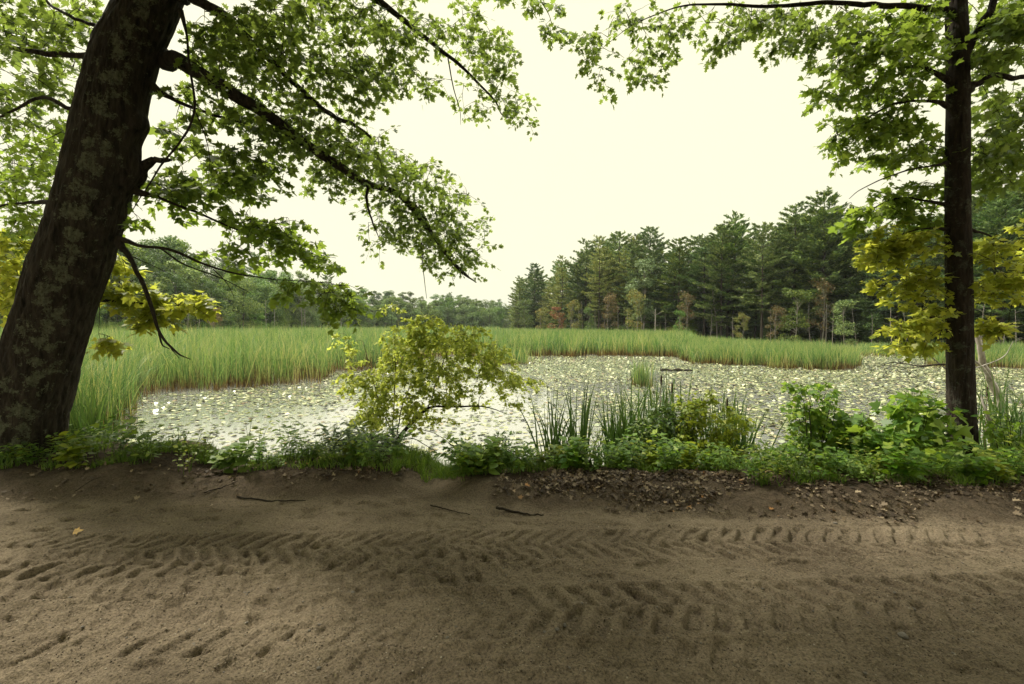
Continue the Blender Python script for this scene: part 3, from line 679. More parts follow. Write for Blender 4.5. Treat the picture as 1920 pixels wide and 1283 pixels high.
THIN = {k: broad_kind(40 + i, H=9, wide=2.1, clear=cl, nm=mt, n=nn, leaf=0.20, trunk='bark_pale', tr=0.075, name='thin_birch_tree', nsub=16)
        for i, (k, mt, cl, nn) in enumerate((('red', 'far_red', 0.12, 2300), ('brown', 'far_brown', 0.30, 1400), ('yellow', 'far_yellow', 0.30, 1900), ('green', 'far_leaf', 0.2, 2200)))}
KIND_H = 18.0
USED = set()
def place(kind, px, Yd, H, kH, label, group=None, rz=None, xy=None, name=None, gz=None):
    x = (px - CX) / FPX * Yd; gz = float(ground_z(np.array([x]), np.array([Yd]))[0]) - 0.05; H0 = H; H = max(H - (gz + 0.5), 2.5); xy = xy * H / H0 if xy else xy; s = H / kH
    rz = random.uniform(0, 6.28) if rz is None else rz
    if id(kind) not in USED:
        USED.add(id(kind)); r = kind; r.location = (x, Yd, gz); r.rotation_euler = (0, 0, rz); r.scale = ((xy or s), (xy or s), s); r['label'] = label
        if group: r['group'] = group
    else: r = dup(kind, (x, Yd, gz), rz, s, label, None, xy)
    if group: r['group'] = group
    elif 'group' in r: del r['group']
    if name: r.name = name
    return r
def top_to_H(ytop, Yd): return (HY - ytop) / FPX * Yd + CAMZ + 0.5
SKR = ([930, 950, 1000, 1030, 1090, 1130, 1160, 1200, 1240, 1280, 1320, 1370, 1400, 1440, 1480, 1510, 1540, 1570, 1620, 1680, 1760, 1830, 1900, 2000, 2300],
       [548, 540, 500, 490, 455, 446, 438, 432, 452, 448, 432, 410, 440, 428, 392, 378, 368, 384, 425, 420, 395, 360, 330, 300, 250])
def skyr(x): return float(np.interp(x, *SKR))
# hero pines and mixed trees on the right shore, each told apart by look and neighbours
HERO = [  # kind, px, dist factor, ytop, label
 (PINES[2], 972, 1.0, 520, 'first dark pine where the right shore wood begins'),
 (PINES[0], 1003, 1.02, 497, 'dark pine stepping up from the low end of the wood'),
 (LARCH[1], 1052, 0.97, 482, 'olive green conifer with drooping sprays above the red tree'),
 (PINES[4], 1098, 1.05, 456, 'broad dark pine behind the olive conifers'),
 (LARCH[0], 1122, 0.97, 448, 'tallest olive gold conifer with bare lower trunk'),
 (PINES[1], 1160, 1.08, 440, 'dark pine between the gold conifer and the round topped pine'),
 (PINES[3], 1218, 1.06, 431, 'dark round topped pine rising behind the pale poplar'),
 (PINES[0], 1272, 1.0, 450, 'bushy green pine right of the pale poplar'),
 (PINES[2], 1318, 1.05, 446, 'pine with wispy twin top left of the tall feathery pine'),
 (PINES[1], 1352, 0.98, 428, 'wide layered pine with light green boughs over the water'),
 (PINES[4], 1374, 1.03, 409, 'tall feathery pine with a double crown'),
 (PINES[3], 1428, 0.96, 424, 'spire shaped pine on a long bare grey trunk'),
 (PINES[0], 1489, 1.0, 388, 'tall ragged pine left of the highest pine'),
 (PINES[1], 1541, 1.0, 368, 'highest pine on the skyline with spreading top'),
 (PINES[4], 1578, 1.04, 400, 'wide pine sloping down right of the highest pine'),
 (PINES[2], 1640, 1.0, 430, 'shadowed pine behind the yellow maple leaves'),
 (PINES[3], 1720, 1.0, 425, 'dark pine just left of the slim foreground trunk'),
 (PINES[1], 1868, 1.0, 372, 'dark pine just right of the slim foreground trunk'),
]
for kd, px, df, yt, lb in HERO:
    Yd = float(far_edge(px)) * df + 2
    place(kd, px, Yd, top_to_H(yt, Yd), 16.0 if kd in LARCH else 18.0, lb, xy=top_to_H(yt, Yd) / 18 * 1.0)
place(POPLAR, 1206, 85, top_to_H(484, 85), 14.0, 'pale silvery green round poplar standing among dark pines')
# thin birches in front of the pines
for kd, px, df, yt, lb in [('red', 1044, 0.93, 572, 'small orange red maple at the foot of the olive conifers'),
   ('brown', 1143, 0.93, 548, 'thin rusty birch left of the yellow topped birch'), ('yellow', 1193, 0.92, 541, 'thin birch with yellow and orange top'),
   ('green', 1272, 0.92, 580, 'thin olive sapling right of the pale dead snag'), ('brown', 1286, 0.96, 545, 'reddish wisp of a tree above the olive sapling'),
   ('yellow', 1391, 0.92, 585, 'small green gold sapling left of the long bare trunk'), ('brown', 1455, 0.92, 572, 'rust brown thin tree beside the long bare trunk'),
   ('brown', 1540, 0.97, 520, 'brown twiggy tree top in front of the highest pine'), ('green', 1490, 0.93, 540, 'grey green leafy tree right of the rust brown one'),
   ('green', 1585, 0.93, 560, 'low dark leafy tree below the wide pine'), ('green', 1102, 0.92, 575, 'thin many stemmed birch right of the red maple'),
   ('yellow', 1075, 0.93, 560, 'dull gold thin birch just right of the red maple'), ('green', 985, 0.93, 560, 'low green tree at the far left end of the pine wood'),
   ('yellow', 1015, 0.93, 575, 'yellow green low tree left of the red maple')]:
    Yd = float(far_edge(px)) * df
    H = top_to_H(yt, Yd); place(THIN[kd], px, Yd, H, 9.0, lb, xy=H / 9 * (1.25 if px in (1490, 1585, 1044, 985, 1015) else 0.9), name='thin_birch_tree' if px not in (1044,) else 'red_maple_tree')
# bare pale stems along the wood edge
def stem_kind(seed, H, lean, mat='bark_pale', r=0.06):
    rng = np.random.default_rng(seed); root = thing('bare_stem', 'stem', 'tree'); s = np.linspace(0, 1, 7)
    pts = np.stack([lean * s * H + 0.1 * np.sin(s * 5 + seed), 0.05 * np.sin(s * 4), s * H - 0.3], 1)
    tr_ = obj('trunk', mesh('trunk', [tubes(pts, np.linspace(r, r * 0.45, 7), 6)], smooth=True), M[mat], root)
    bp = []
    for k in range(7):
        i = rng.uniform(0.35, 0.97); c = np.array([np.interp(i, s, pts[:, j]) for j in range(3)]); a = rng.uniform(0, 6.28); L = rng.uniform(0.4, 1.2)
        d = np.array([math.cos(a), math.sin(a), 0.5]); bp.append([c, c + d * L * 0.5 + [0, 0, 0.05], c + d * L])
    obj('branching', mesh('branching', [tubes(np.array(bp), np.tile([0.02, 0.014, 0.006], (7, 1)), 4)]), M[mat], tr_)
    return root
ST = [stem_kind(1, 7.5, 0.03), stem_kind(2, 6.5, -0.05), stem_kind(3, 8, 0.07)]
USEDST = set()
for i, px in enumerate([1070, 1083, 1093, 1106, 1118, 1131, 1158, 1179, 1204, 1247, 1330, 1345, 1444, 1520, 1548, 1562, 1375, 1606, 1636, 1674, 1702, 1840, 1880, 1905]):
    Yd = float(far_edge(px)) * random.uniform(0.93, 1.0); s = random.uniform(0.7, 1.15) * Yd / 85 * (1.0 if px < 1300 else 1.15)
    place(ST[i % 3], px, Yd, 7 * s, 7.5, 'bare slender pale trunk along the edge of the pine wood', 'bare pale stems at the foot of the right shore wood', xy=s)
sn = stem_kind(9, 5.2, -0.02, 'dead_birch', 0.11); place(sn, 1228, 84 * 0.92, 5.4, 5.2, 'pale broken dead snag standing alone before the dark wood', name='dead_snag')
def seg(px, table): return [w_ for lim, w_ in table if px < lim][0]
def pine_seg(px, row):
    w_ = seg(px, ((1010, 'at the low far end of the right wood'), (1090, 'around the red maple'), (1175, 'around the tallest gold conifer'), (1250, 'around the pale poplar'), (1330, 'just right of the pale poplar'), (1410, 'around the double crowned pine'),
        (1480, 'around the long bare grey trunk'), (1610, 'around the highest pine'), (1770, 'left of the slim foreground trunk'), (9999, 'right of the slim foreground trunk')))
    k_ = ('dark pine in the front row', 'dark pine in the second row', 'dark pine deep in the wood', 'low leafy growth under the pines')[row]
    return k_ + ' ' + w_, ('front row pines', 'second row pines', 'deep pines', 'low growth')[row] + ' ' + w_
def left_seg(px, row):
    w_ = seg(px, ((190, 'behind the leaning trunk'), (300, 'behind the bright maple spray'), (400, 'behind the hanging dead branch'), (520, 'below the conifer tips'), (650, 'around the lone spiky conifer'), (760, 'left of the yellow sapling top'), (860, 'right behind the yellow sapling top'), (9999, 'at the farthest end of the pond')))
    k_ = ('rounded broadleaf tree in front', 'broadleaf tree in the second row', 'broadleaf crown on the skyline', 'low shore growth')[row]
    return k_ + ' ' + w_, ('front broadleaf trees', 'second row broadleaf trees', 'skyline broadleaf trees', 'low growth')[row] + ' ' + w_
# remaining rows of pines: fill and depth
rng = np.random.default_rng(77)
for row, (df, dn, step) in enumerate(((1.03, 26, 46), (1.15, 6, 40), (1.30, 0, 40))):
    px = 960.0 + row * 9
    while px < 2360:
        p = px + rng.uniform(-12, 12); Yd = float(far_edge(p)) * df + row * 1.5 + rng.uniform(0, 3)
        yt = skyr(p) + dn + rng.uniform(0, 30) - (0 if row < 2 else -6)
        H = top_to_H(yt, Yd)
        if H > 5: gl_ = p < 1215 and rng.random() < (.5, .3, 0)[row]; place(LARCH[rng.integers(2)] if gl_ else PINES[rng.integers(5)], p, Yd, H, 16.0 if gl_ else 18.0, *(pine_seg(p, row) if not gl_ else [q_.replace('dark pine', 'olive gold conifer').replace('pines', 'olive gold conifers') for q_ in pine_seg(p, row)]), xy=min(H / 18, 1.5) * rng.uniform(1.05, 1.35))
        px += step * (0.55 if p < 1200 else 1.0) * rng.uniform(0.85, 1.15)
# left and far shore: mixed broadleaf wood
SKL = ([-300, 0, 100, 200, 250, 300, 350, 400, 440, 500, 540, 570, 600, 640, 680, 720, 760, 800, 850, 900, 935, 960],
       [410, 430, 435, 443, 442, 440, 450, 480, 474, 488, 502, 506, 520, 526, 540, 546, 540, 547, 548, 553, 558, 560])
def skyl(x): return float(np.interp(x, *SKL))
for px, df, yt, lb in ((330, 1.12, 446, 'pointed dark conifer behind the dead hanging branch'), (480, 1.1, 476, 'dark conifer tip between the left shore crowns'),
    (432, 1.15, 468, 'conifer top peeping over the left wood beside the leafy spray'), (616, 1.08, 506, 'lone spiky conifer over the left shore treeline'), (845, 1.05, 549, 'tiny conifer tip over the farthest wood')):
    Yd = float(far_edge(px)) * df + 4; H = top_to_H(yt, Yd); place(PINES[(2, 0, 4, 2, 0)[int(px) % 5]], px, Yd, H, 18.0, lb, xy=H / 18 * 0.9)
for row, (df, dn, step) in enumerate(((0.99, 42, 54), (1.06, 18, 48), (1.2, 0, 40))):
    px = -260.0 + row * 13
    while px < 968:
        p = px + rng.uniform(-10, 10); Yd = float(far_edge(min(p, 934))) * df + rng.uniform(0, 4)
        yt = skyl(p) + dn * (HY - skyl(p)) / 160 + rng.uniform(0, 16) * (HY - skyl(p)) / 110
        H = top_to_H(yt, Yd)
        place(BROAD[rng.integers(5)], p, Yd, H, 14.0,
              *left_seg(p, row), xy=H / 14 * rng.uniform(0.9, 1.2) * (0.85 if row == 0 else 1) * (1.25 if p > 640 else 1))
        px += step * (0.62 if p > 450 else 1.0) * (0.6 if p > 640 else 1) * rng.uniform(0.85, 1.15)
for i, px in enumerate([300, 352, 372, 498, 512, 566, 571, 640]):
    Yd = float(far_edge(px)) * 0.95; s = 1.0 * Yd / 85
    place(ST[i % 3], px, Yd, 7 * s, 7.5, 'slender pale trunk along the foot of the left shore wood', 'pale stems at the foot of the left shore wood', xy=s)
place(THIN['brown'], 404, 84, top_to_H(575, 84), 9.0, 'small russet tree low on the left shore', name='russet_tree')
# low leafy understory closing the foot of the right wood
for i, px in enumerate(np.arange(950, 2300, 17)):
    p = px + rng.uniform(-9, 9); Yd = float(far_edge(p)) * rng.uniform(1.02, 1.14); H = rng.uniform(3.0, 6.5) * (1.15 if 1440 < p < 1680 else 0.9)
    place(BROAD[i % 5] if i % 3 else PINES[2], p, Yd, H, 14.0 if i % 3 else 18.0, *pine_seg(p, 3), xy=H / 14 * 1.1)
for i, px in enumerate(np.arange(-240, 960, 20)):
    p = px + rng.uniform(-9, 9); Yd = float(far_edge(min(p, 934))) * rng.uniform(0.97, 1.02); H = rng.uniform(3.0, 5.5) * Yd / 90
    place(BROAD[i % 5], p, Yd, H, 14.0, *left_seg(p, 3), xy=H / 14 * 1.25)
# ------------------------------------------------------------------ near trees: limbs from polylines, sprays of leaves on grown twigs
def limb(ctrl, n=40, k=9, rough=0.06, seed=0):
    """ctrl rows: px, py, distance, radius(m) -> line, radii and tube"""
    c = np.array(ctrl, float); w3 = P(c[:, 0], c[:, 1], c[:, 2])
    ln = smoothline(np.hstack([w3, c[:, 3:4]]), n)
    pts, r = ln[:, :3].copy(), np.maximum(ln[:, 3], 0.002)
    s = np.arange(n)
    wob = np.stack([vn(s * 0.35, seed + 1.5), vn(s * 0.35, seed + 7.5), vn(s * 0.35, seed + 3.1)], 1) * r[:, None] * 0.5
    pts[1:-1] += wob[1:-1]
    r = r * (1 + rough * vn(s * 0.8, seed + 11.0))
    return pts, r
def grow(skel, blobs, shape, size, rng, leaf_n=11, spray=0.34, nor_up=1.0, nor_rand=0.75, droop=0.25, twig_r=0.0045, dens=1.0, keep=None):
    """blobs: (px,py,rx,ry,Y,dz,count). grows twigs from the skeleton to spray points in each blob; returns twig tubes and leaves"""
    O = []
    for (bx, by, rx, ry, Yd, rz, cnt) in blobs:
        cnt = max(1, int(cnt * dens))
        d = rdir(cnt, rng) * (rng.uniform(0, 1, cnt) ** 0.45)[:, None]
        yy = Yd + d[:, 1] * rz
        O.append(P(bx + d[:, 0] * rx, by + d[:, 2] * ry, yy))
    O = np.concatenate(O)
    nodes = np.array(skel, float)
    dist = np.min(np.linalg.norm(O[:, None] - nodes[None], axis=2), axis=1)
    O = O[np.argsort(dist)]
    tp, trd, lp, lt, ln_, = [], [], [], [], []
    for o in O:
        dd = np.linalg.norm(nodes - o, axis=1)
        i = int(np.argmin(dd)); a = nodes[i]; L = dd[i]
        mid = (a + o) / 2 + rng.normal(0, 0.07 * L, 3) + np.array([0, 0, 0.10 * L])
        s = np.array([0, .33, .66, 1.0])[:, None]
        cur = (1 - s) ** 2 * a + 2 * s * (1 - s) * mid + s * s * o
        r0 = min(twig_r + 0.0035 * L, 0.02)
        tp.append(cur); trd.append(np.linspace(r0, twig_r * 0.6, 4))
        d = o - a + rng.normal(0, 0.35 * max(L, 0.2), 3); d[2] *= 0.45; d = nrm(d + np.array([0, 0, -droop * 0.3]))
        e = o + d * spray * rng.uniform(0.7, 1.25) + np.array([0, 0, -droop * spray * 0.4])
        m2 = (o + e) / 2 + [0, 0, 0.02]
        cu2 = np.array([o, o * 0.55 + m2 * 0.45, m2 * 0.5 + e * 0.5, e])
        tp.append(cu2); trd.append(np.linspace(twig_r * 0.7, twig_r * 0.3, 4))
        nodes = np.vstack([nodes, cur[1:], cu2[2:3]])
        n = max(3, int(leaf_n * rng.uniform(0.7, 1.3))); f = rng.uniform(0, 1.0, n)
        base = o + (e - o) * f[:, None]
        out = d * 0.7 + rng.normal(0, 0.8, (n, 3)); out[:, 2] = out[:, 2] * 0.45 - droop
        out = nrm(out)
        lp.append(base + out * size * rng.uniform(0.2, 0.75, n)[:, None]); lt.append(out)
        ln_.append(np.array([0, 0, nor_up]) + rng.normal(0, nor_rand, (n, 3)))
    lp, lt, ln_ = map(np.concatenate, (lp, lt, ln_))
    sz = size * rng.uniform(0.6, 1.25, len(lp))
    if keep is not None:
        kk = keep(lp); lp, lt, ln_, sz = lp[kk], lt[kk], ln_[kk], sz[kk]
    return tubes(np.array(tp), np.array(trd), 4), leaves(lp, lt, ln_, sz, shape, rng=rng), len(lp)
TOTAL = [0]
def bough(root, name, ctrl, blobs, shape, size, lm, bark, seed, n=40, k=9, extra=(), **kw):
    """one branch as a part of the tree: wood + foliage sub-part, extra side limbs share its mesh"""
    rng = np.random.default_rng(seed); loc = np.array(root.location)
    pts, r = limb(ctrl, n, k, seed=seed); parts = [tubes(pts - loc, r, k)]; skel = [pts[2:]]
    for j, ex in enumerate(extra):
        p2, r2 = limb(ex, max(10, n // 2), 6, seed=seed + j + 1); parts.append(tubes(p2 - loc, r2, 6)); skel.append(p2)
    if blobs:
        tw, lv, c = grow(np.concatenate(skel), blobs, shape, size, rng, **kw); TOTAL[0] += c
        parts.append((tw[0] - loc, tw[1]))
    b = obj(name, mesh(name, parts, smooth=True), M[bark], root)
    if blobs: obj('foliage', mesh('foliage', [(lv[0] - loc, lv[1])]), M[lm], b)
    return b
def trunk(root, ctrl, n, k, seed, bark, ridge=0.035, bumps=(), lich=None):
    c = np.array(ctrl, float); w3 = P(c[:, 0], c[:, 1], c[:, 2]); loc = np.array(root.location)
    ln = smoothline(np.hstack([w3, c[:, 3:4]]), n); pts, r = ln[:, :3], ln[:, 3]
    T = nrm(np.gradient(pts, axis=0)); A = nrm(np.cross(T, [0, 1.0, 0])); B = np.cross(T, A)
    th = np.arange(k) / k * 2 * np.pi; hh = np.concatenate([[0], np.cumsum(np.linalg.norm(np.diff(pts, axis=0), axis=1))])
    TH, HH = np.meshgrid(th, hh)
    cx, sy = np.cos(TH), np.sin(TH)
    rd = np.abs(vn(cx * 8 + 0.5 * vn(HH * 4, TH * 2), sy * 8, HH * 1.6 + seed)) ; rd2 = np.abs(vn(cx * 17, sy * 17, HH * 5 + seed))
    rr = r[:, None] * (1 + 0.06 * vn(cx * 1.3, sy * 1.3, HH * 0.8 + seed) - ridge * (1 - rd) ** 3 - ridge * 0.6 * (1 - rd2) ** 3)
    rr = rr * (1 + 0.30 * np.exp(-np.maximum(HH - 0.15, 0) / 0.28) * (0.35 + 0.65 * np.cos(5 * TH + 1.3 + 0.8 * np.sin(TH * 2))))
    for (bh, bth, bw, ba) in bumps:
        dth = np.angle(np.exp(1j * (TH - bth))); rr = rr + ba * np.exp(-((HH - bh) / bw) ** 2 - (dth / 0.5) ** 2)
    V_ = pts[:, None] + rr[..., None] * (A[:, None] * cx[..., None] + B[:, None] * sy[..., None]) - loc
    idx = np.arange(n * k).reshape(n, k); a, b = idx[:-1], idx[1:]
    F = np.stack([a, np.roll(a, -1, 1), np.roll(b, -1, 1), b], -1).reshape(-1, 4)
    li = lich(TH, HH) if lich else np.zeros(TH.shape)
    o = obj('trunk', mesh('trunk', [(V_.reshape(-1, 3), F)], smooth=True, attrs={'lichen': li.ravel()}), M[bark], root)
    return o, pts, hh
# ---- big leaning tree on the left
bT = P(20, 880, 5.1)
LT = thing('leaning_oak_tree', 'large rough barked tree leaning right with lichen on its thick trunk', 'tree', (float(bT[0]), 5.1, 0.0))
def hw2r(hw, px, Yd): return hw * Yd / FPX * math.cos(math.atan(abs(px - CX) / FPX))
TC = [(8, 915, 5.1, 150), (22, 870, 5.1, 118), (42, 790, 5.1, 98), (62, 720, 5.1, 90), (87, 640, 5.1, 82), (118, 540, 5.1, 78), (150, 450, 5.12, 77), (185, 320, 5.15, 76), (212, 200, 5.2, 71), (240, 100, 5.25, 66), (283, 0, 5.3, 60), (330, -130, 5.4, 56), (380, -330, 5.5, 50), (430, -650, 5.7, 42), (440, -1000, 5.9, 30), (450, -1500, 6.0, 14)]
_, LP, LH = trunk(LT, [(a, b, c, hw2r(d, a, c)) for a, b, c, d in TC], 420, 160, 3, 'bark_oak', 0.06,
    bumps=((4.35, math.pi, 0.13, 0.08), (3.85, math.pi, 0.22, 0.09), (5.15, 0.0, 0.15, 0.08), (2.6, 0.3, 0.3, 0.03)),
    lich=lambda TH, HH: 1.0 * np.exp(-((np.angle(np.exp(1j * (TH - 2.15)))) / 0.55) ** 2))
L_ = 0.105
K = dict(nor_rand=0.8, spray=0.27, dens=1.15)
bough(LT, 'branch', [(270, 88, 5.42, .10), (300, 103, 5.4, .105), (345, 122, 5.3, .085), (400, 155, 5.35, .075), (480, 200, 5.6, .07), (560, 258, 6.0, .062), (640, 315, 6.4, .056), (690, 345, 6.8, .05), (750, 368, 7.2, .042), (810, 440, 7.6, .032), (860, 505, 7.9, .022), (893, 530, 8.1, .01)],
      [(520, 190, 110, 55, 6.0, .7, 42), (430, 110, 90, 60, 5.6, .7, 30), (600, 235, 95, 60, 6.3, .7, 46), (690, 290, 90, 55, 6.8, .7, 58), (760, 350, 85, 70, 7.3, .7, 74), (830, 400, 70, 75, 7.7, .6, 66), (800, 450, 60, 50, 7.6, .6, 36), (860, 480, 45, 45, 7.9, .4, 28), (720, 430, 40, 45, 7.1, .4, 18), (620, 320, 60, 35, 6.4, .5, 22), (540, 250, 70, 40, 5.9, .5, 22), (905, 440, 18, 40, 8.0, .3, 8)],
      OAK, .09, 'leaf_oak', 'bark_oak', 101, n=70, k=12,
      extra=[[(570, 180, 6.0, .03), (620, 215, 6.3, .03), (665, 235, 6.5, .026), (700, 262, 6.7, .016)], [(690, 345, 6.8, .022), (688, 380, 6.8, .018), (700, 420, 6.9, .012), (710, 445, 6.9, .006)],
             [(745, 365, 7.2, .03), (790, 400, 7.4, .026), (830, 470, 7.6, .02), (880, 520, 7.9, .01)], [(790, 455, 7.6, .012), (793, 500, 7.6, .008), (800, 560, 7.7, .004)]], **K)
bough(LT, 'branch', [(335, -10, 5.3, .12), (375, 5, 5.3, .06), (430, 40, 5.3, .055), (480, 85, 5.5, .045), (545, 150, 5.8, .035), (600, 200, 6.0, .02), (640, 230, 6.2, .01)],
      [(430, 60, 80, 50, 5.4, .8, 34), (520, 100, 80, 60, 5.7, .8, 42), (610, 130, 85, 65, 6.2, .8, 48), (690, 130, 70, 65, 6.6, .6, 34), (500, 30, 100, 40, 5.4, .8, 36), (390, 170, 50, 40, 5.3, .5, 10)],
      OAK, .09, 'leaf_oak', 'bark_oak', 102, **K)
bough(LT, 'branch', [(370, -140, 5.5, .10), (520, -90, 5.7, .07), (640, -40, 6.0, .055), (712, 2, 6.3, .042), (765, 45, 6.5, .035), (820, 90, 6.8, .03), (870, 130, 7.0, .022), (925, 185, 7.3, .014), (945, 218, 7.4, .008), (985, 222, 7.6, .004)],
      [(600, 20, 110, 50, 6.0, .8, 50), (730, 40, 80, 50, 6.4, .7, 42), (740, 130, 60, 55, 6.5, .5, 22), (840, 40, 70, 50, 6.8, .6, 26), (905, 70, 45, 50, 7.1, .5, 24), (930, 120, 45, 45, 7.2, .4, 20), (950, 190, 40, 35, 7.4, .3, 16), (890, 180, 30, 30, 7.2, .3, 8), (988, 222, 12, 10, 7.5, .1, 3), (800, 160, 40, 35, 6.8, .3, 8)],
      OAK, .09, 'leaf_oak', 'bark_oak', 103, n=60, extra=[[(840, 110, 6.9, .012), (850, 165, 6.9, .009), (862, 205, 7.0, .006), (864, 235, 7.0, .003)]], **K)
# lower limbs carrying the looser sprays right of the trunk
bough(LT, 'branch', [(245, 350, 5.3, .09), (270, 316, 5.28, .06), (290, 302, 5.25, .036), (312, 299, 5.2, .024), (322, 301, 5.2, .010)], [], OAK, .1, 'leaf_oak', 'bark_oak', 104, n=24, k=10)
bough(LT, 'branch', [(282, 160, 5.2, .05), (330, 190, 5.3, .022), (400, 215, 5.6, .018), (460, 232, 5.9, .012), (520, 262, 6.2, .006)],
      [(350, 230, 45, 40, 5.5, .5, 10), (440, 220, 60, 40, 5.9, .5, 18), (400, 290, 75, 40, 5.8, .6, 22), (480, 310, 70, 30, 6.0, .5, 16), (330, 330, 50, 35, 5.6, .4, 12)],
      MAPLE, .10, 'leaf_oak', 'bark_twig', 105, **K)
bough(LT, 'branch', [(248, 355, 5.15, .05), (300, 372, 5.3, .018), (360, 395, 5.6, .015), (430, 425, 5.9, .012), (500, 450, 6.2, .009), (560, 470, 6.4, .006), (630, 484, 6.7, .003)],
      [(340, 355, 55, 30, 5.6, .4, 16), (430, 350, 55, 35, 5.9, .4, 20), (450, 410, 55, 30, 6.0, .4, 20), (520, 430, 40, 35, 6.2, .4, 22), (550, 465, 50, 18, 6.4, .3, 16), (610, 480, 28, 10, 6.6, .2, 8), (430, 468, 40, 14, 5.9, .3, 9), (250, 390, 22, 40, 5.4, .3, 6)],
      MAPLE, .10, 'leaf_far_gold', 'bark_twig', 106, **K)
bough(LT, 'dead_branch', [(222, 452, 5.05, .05), (240, 478, 5.0, .026), (262, 520, 4.95, .022), (285, 580, 4.9, .019), (300, 625, 4.85, .014), (330, 660, 4.8, .010), (357, 674, 4.8, .004)], [], OAK, .1, 'leaf_oak', 'bark_twig', 107, n=40, k=8,
      extra=[[(296, 615, 4.86, .010), (304, 645, 4.85, .008), (318, 655, 4.84, .004)], [(318, 650, 4.82, .006), (336, 672, 4.8, .003)]])
bough(LT, 'dead_branch', [(222, 448, 5.05, .04), (262, 460, 5.0, .018), (320, 468, 5.0, .016), (380, 495, 5.1, .013), (440, 512, 5.3, .010), (500, 522, 5.4, .007), (540, 526, 5.5, .005), (620, 530, 5.7, .003)],
      [(560, 525, 45, 14, 5.6, .25, 11), (625, 545, 45, 22, 5.8, .25, 18), (660, 570, 25, 16, 5.8, .2, 7)], MAPLE, .09, 'leaf_far_gold', 'bark_twig', 108, n=40, k=7,
      extra=[[(300, 465, 5.0, .010), (345, 495, 5.05, .008), (410, 520, 5.1, .006), (470, 550, 5.2, .003)], [(400, 505, 5.15, .006), (425, 530, 5.15, .004), (440, 560, 5.2, .002)], [(222, 470, 5.05, .006), (290, 500, 5.2, .004), (330, 520, 5.2, .002)]], nor_rand=0.5, spray=0.3)
bough(LT, 'dead_branch', [(338, 20, 5.1, .03), (350, 60, 5.0, .013), (356, 130, 4.9, .012), (365, 205, 4.8, .011), (342, 260, 4.8, .011), (310, 300, 4.8, .010), (280, 345, 4.8, .007), (250, 392, 4.8, .004)], [], OAK, .1, 'leaf_oak', 'bark_twig', 109, n=50, k=7,
      extra=[[(365, 205, 4.8, .006), (385, 255, 4.85, .005), (393, 300, 4.9, .003), (388, 350, 4.9, .002)], [(362, 190, 4.8, .005), (400, 225, 4.9, .003), (440, 245, 4.9, .002)]])
# low bright maple spray behind the trunk
bough(LT, 'branch', [(170, 560, 5.4, .03), (220, 565, 5.6, .012), (290, 572, 5.8, .009), (350, 580, 6.0, .005)],
      [(235, 545, 45, 28, 5.7, .3, 26), (300, 565, 45, 26, 5.9, .3, 26), (360, 565, 40, 18, 6.0, .3, 18), (290, 595, 40, 12, 5.8, .3, 10), (225, 505, 30, 30, 5.7, .3, 10), (200, 630, 30, 10, 5.6, .2, 6)],
      MAPLE, .10, 'leaf_gold', 'bark_twig', 110, nor_rand=0.45, spray=0.18)
# left side limbs
bough(LT, 'branch', [(185, 110, 5.3, .09), (160, 108, 5.3, .035), (100, 102, 5.3, .030), (40, 95, 5.3, .026), (-30, 78, 5.4, .02), (-120, 50, 5.5, .01)],
      [(50, 60, 90, 50, 5.8, .8, 40), (100, 130, 60, 50, 6.0, .8, 24), (20, 170, 70, 50, 6.0, .8, 26), (-60, 100, 60, 80, 5.8, .6, 20)], OAK, .09, 'leaf_oak', 'bark_oak', 111, **K)
bough(LT, 'branch', [(165, 208, 5.3, .07), (135, 207, 5.3, .028), (105, 190, 5.3, .024), (70, 185, 5.4, .018), (30, 205, 5.5, .014), (-20, 230, 5.6, .008)],
      [(70, 250, 75, 50, 6.2, .8, 28), (20, 330, 70, 60, 6.4, .8, 30), (110, 300, 45, 60, 6.6, .8, 18), (60, 400, 70, 50, 6.6, .8, 28), (-60, 320, 60, 90, 6.2, .7, 22)], OAK, .10, 'leaf_far_gold', 'bark_oak', 112, **K)
bough(LT, 'branch', [(200, 55, 5.3, .05), (170, 45, 5.3, .02), (130, 30, 5.3, .017), (95, 10, 5.4, .014), (60, -30, 5.4, .01)],
      [(130, 20, 70, 40, 5.7, .8, 24), (180, 80, 30, 40, 5.9, .5, 8), (30, 10, 60, 40, 5.5, .6, 16)], OAK, .09, 'leaf_oak', 'bark_oak', 113, **K)
bough(LT, 'branch', [(120, 380, 5.5, .05), (60, 380, 5.9, .02), (10, 385, 6.2, .014), (-60, 400, 6.4, .007)],
      [(60, 450, 60, 35, 6.8, .7, 22), (20, 520, 50, 40, 7.0, .6, 22), (-30, 460, 60, 60, 6.8, .6, 20), (20, 580, 40, 25, 7.0, .5, 8)], MAPLE, .115, 'leaf_gold', 'bark_twig', 114, **K)
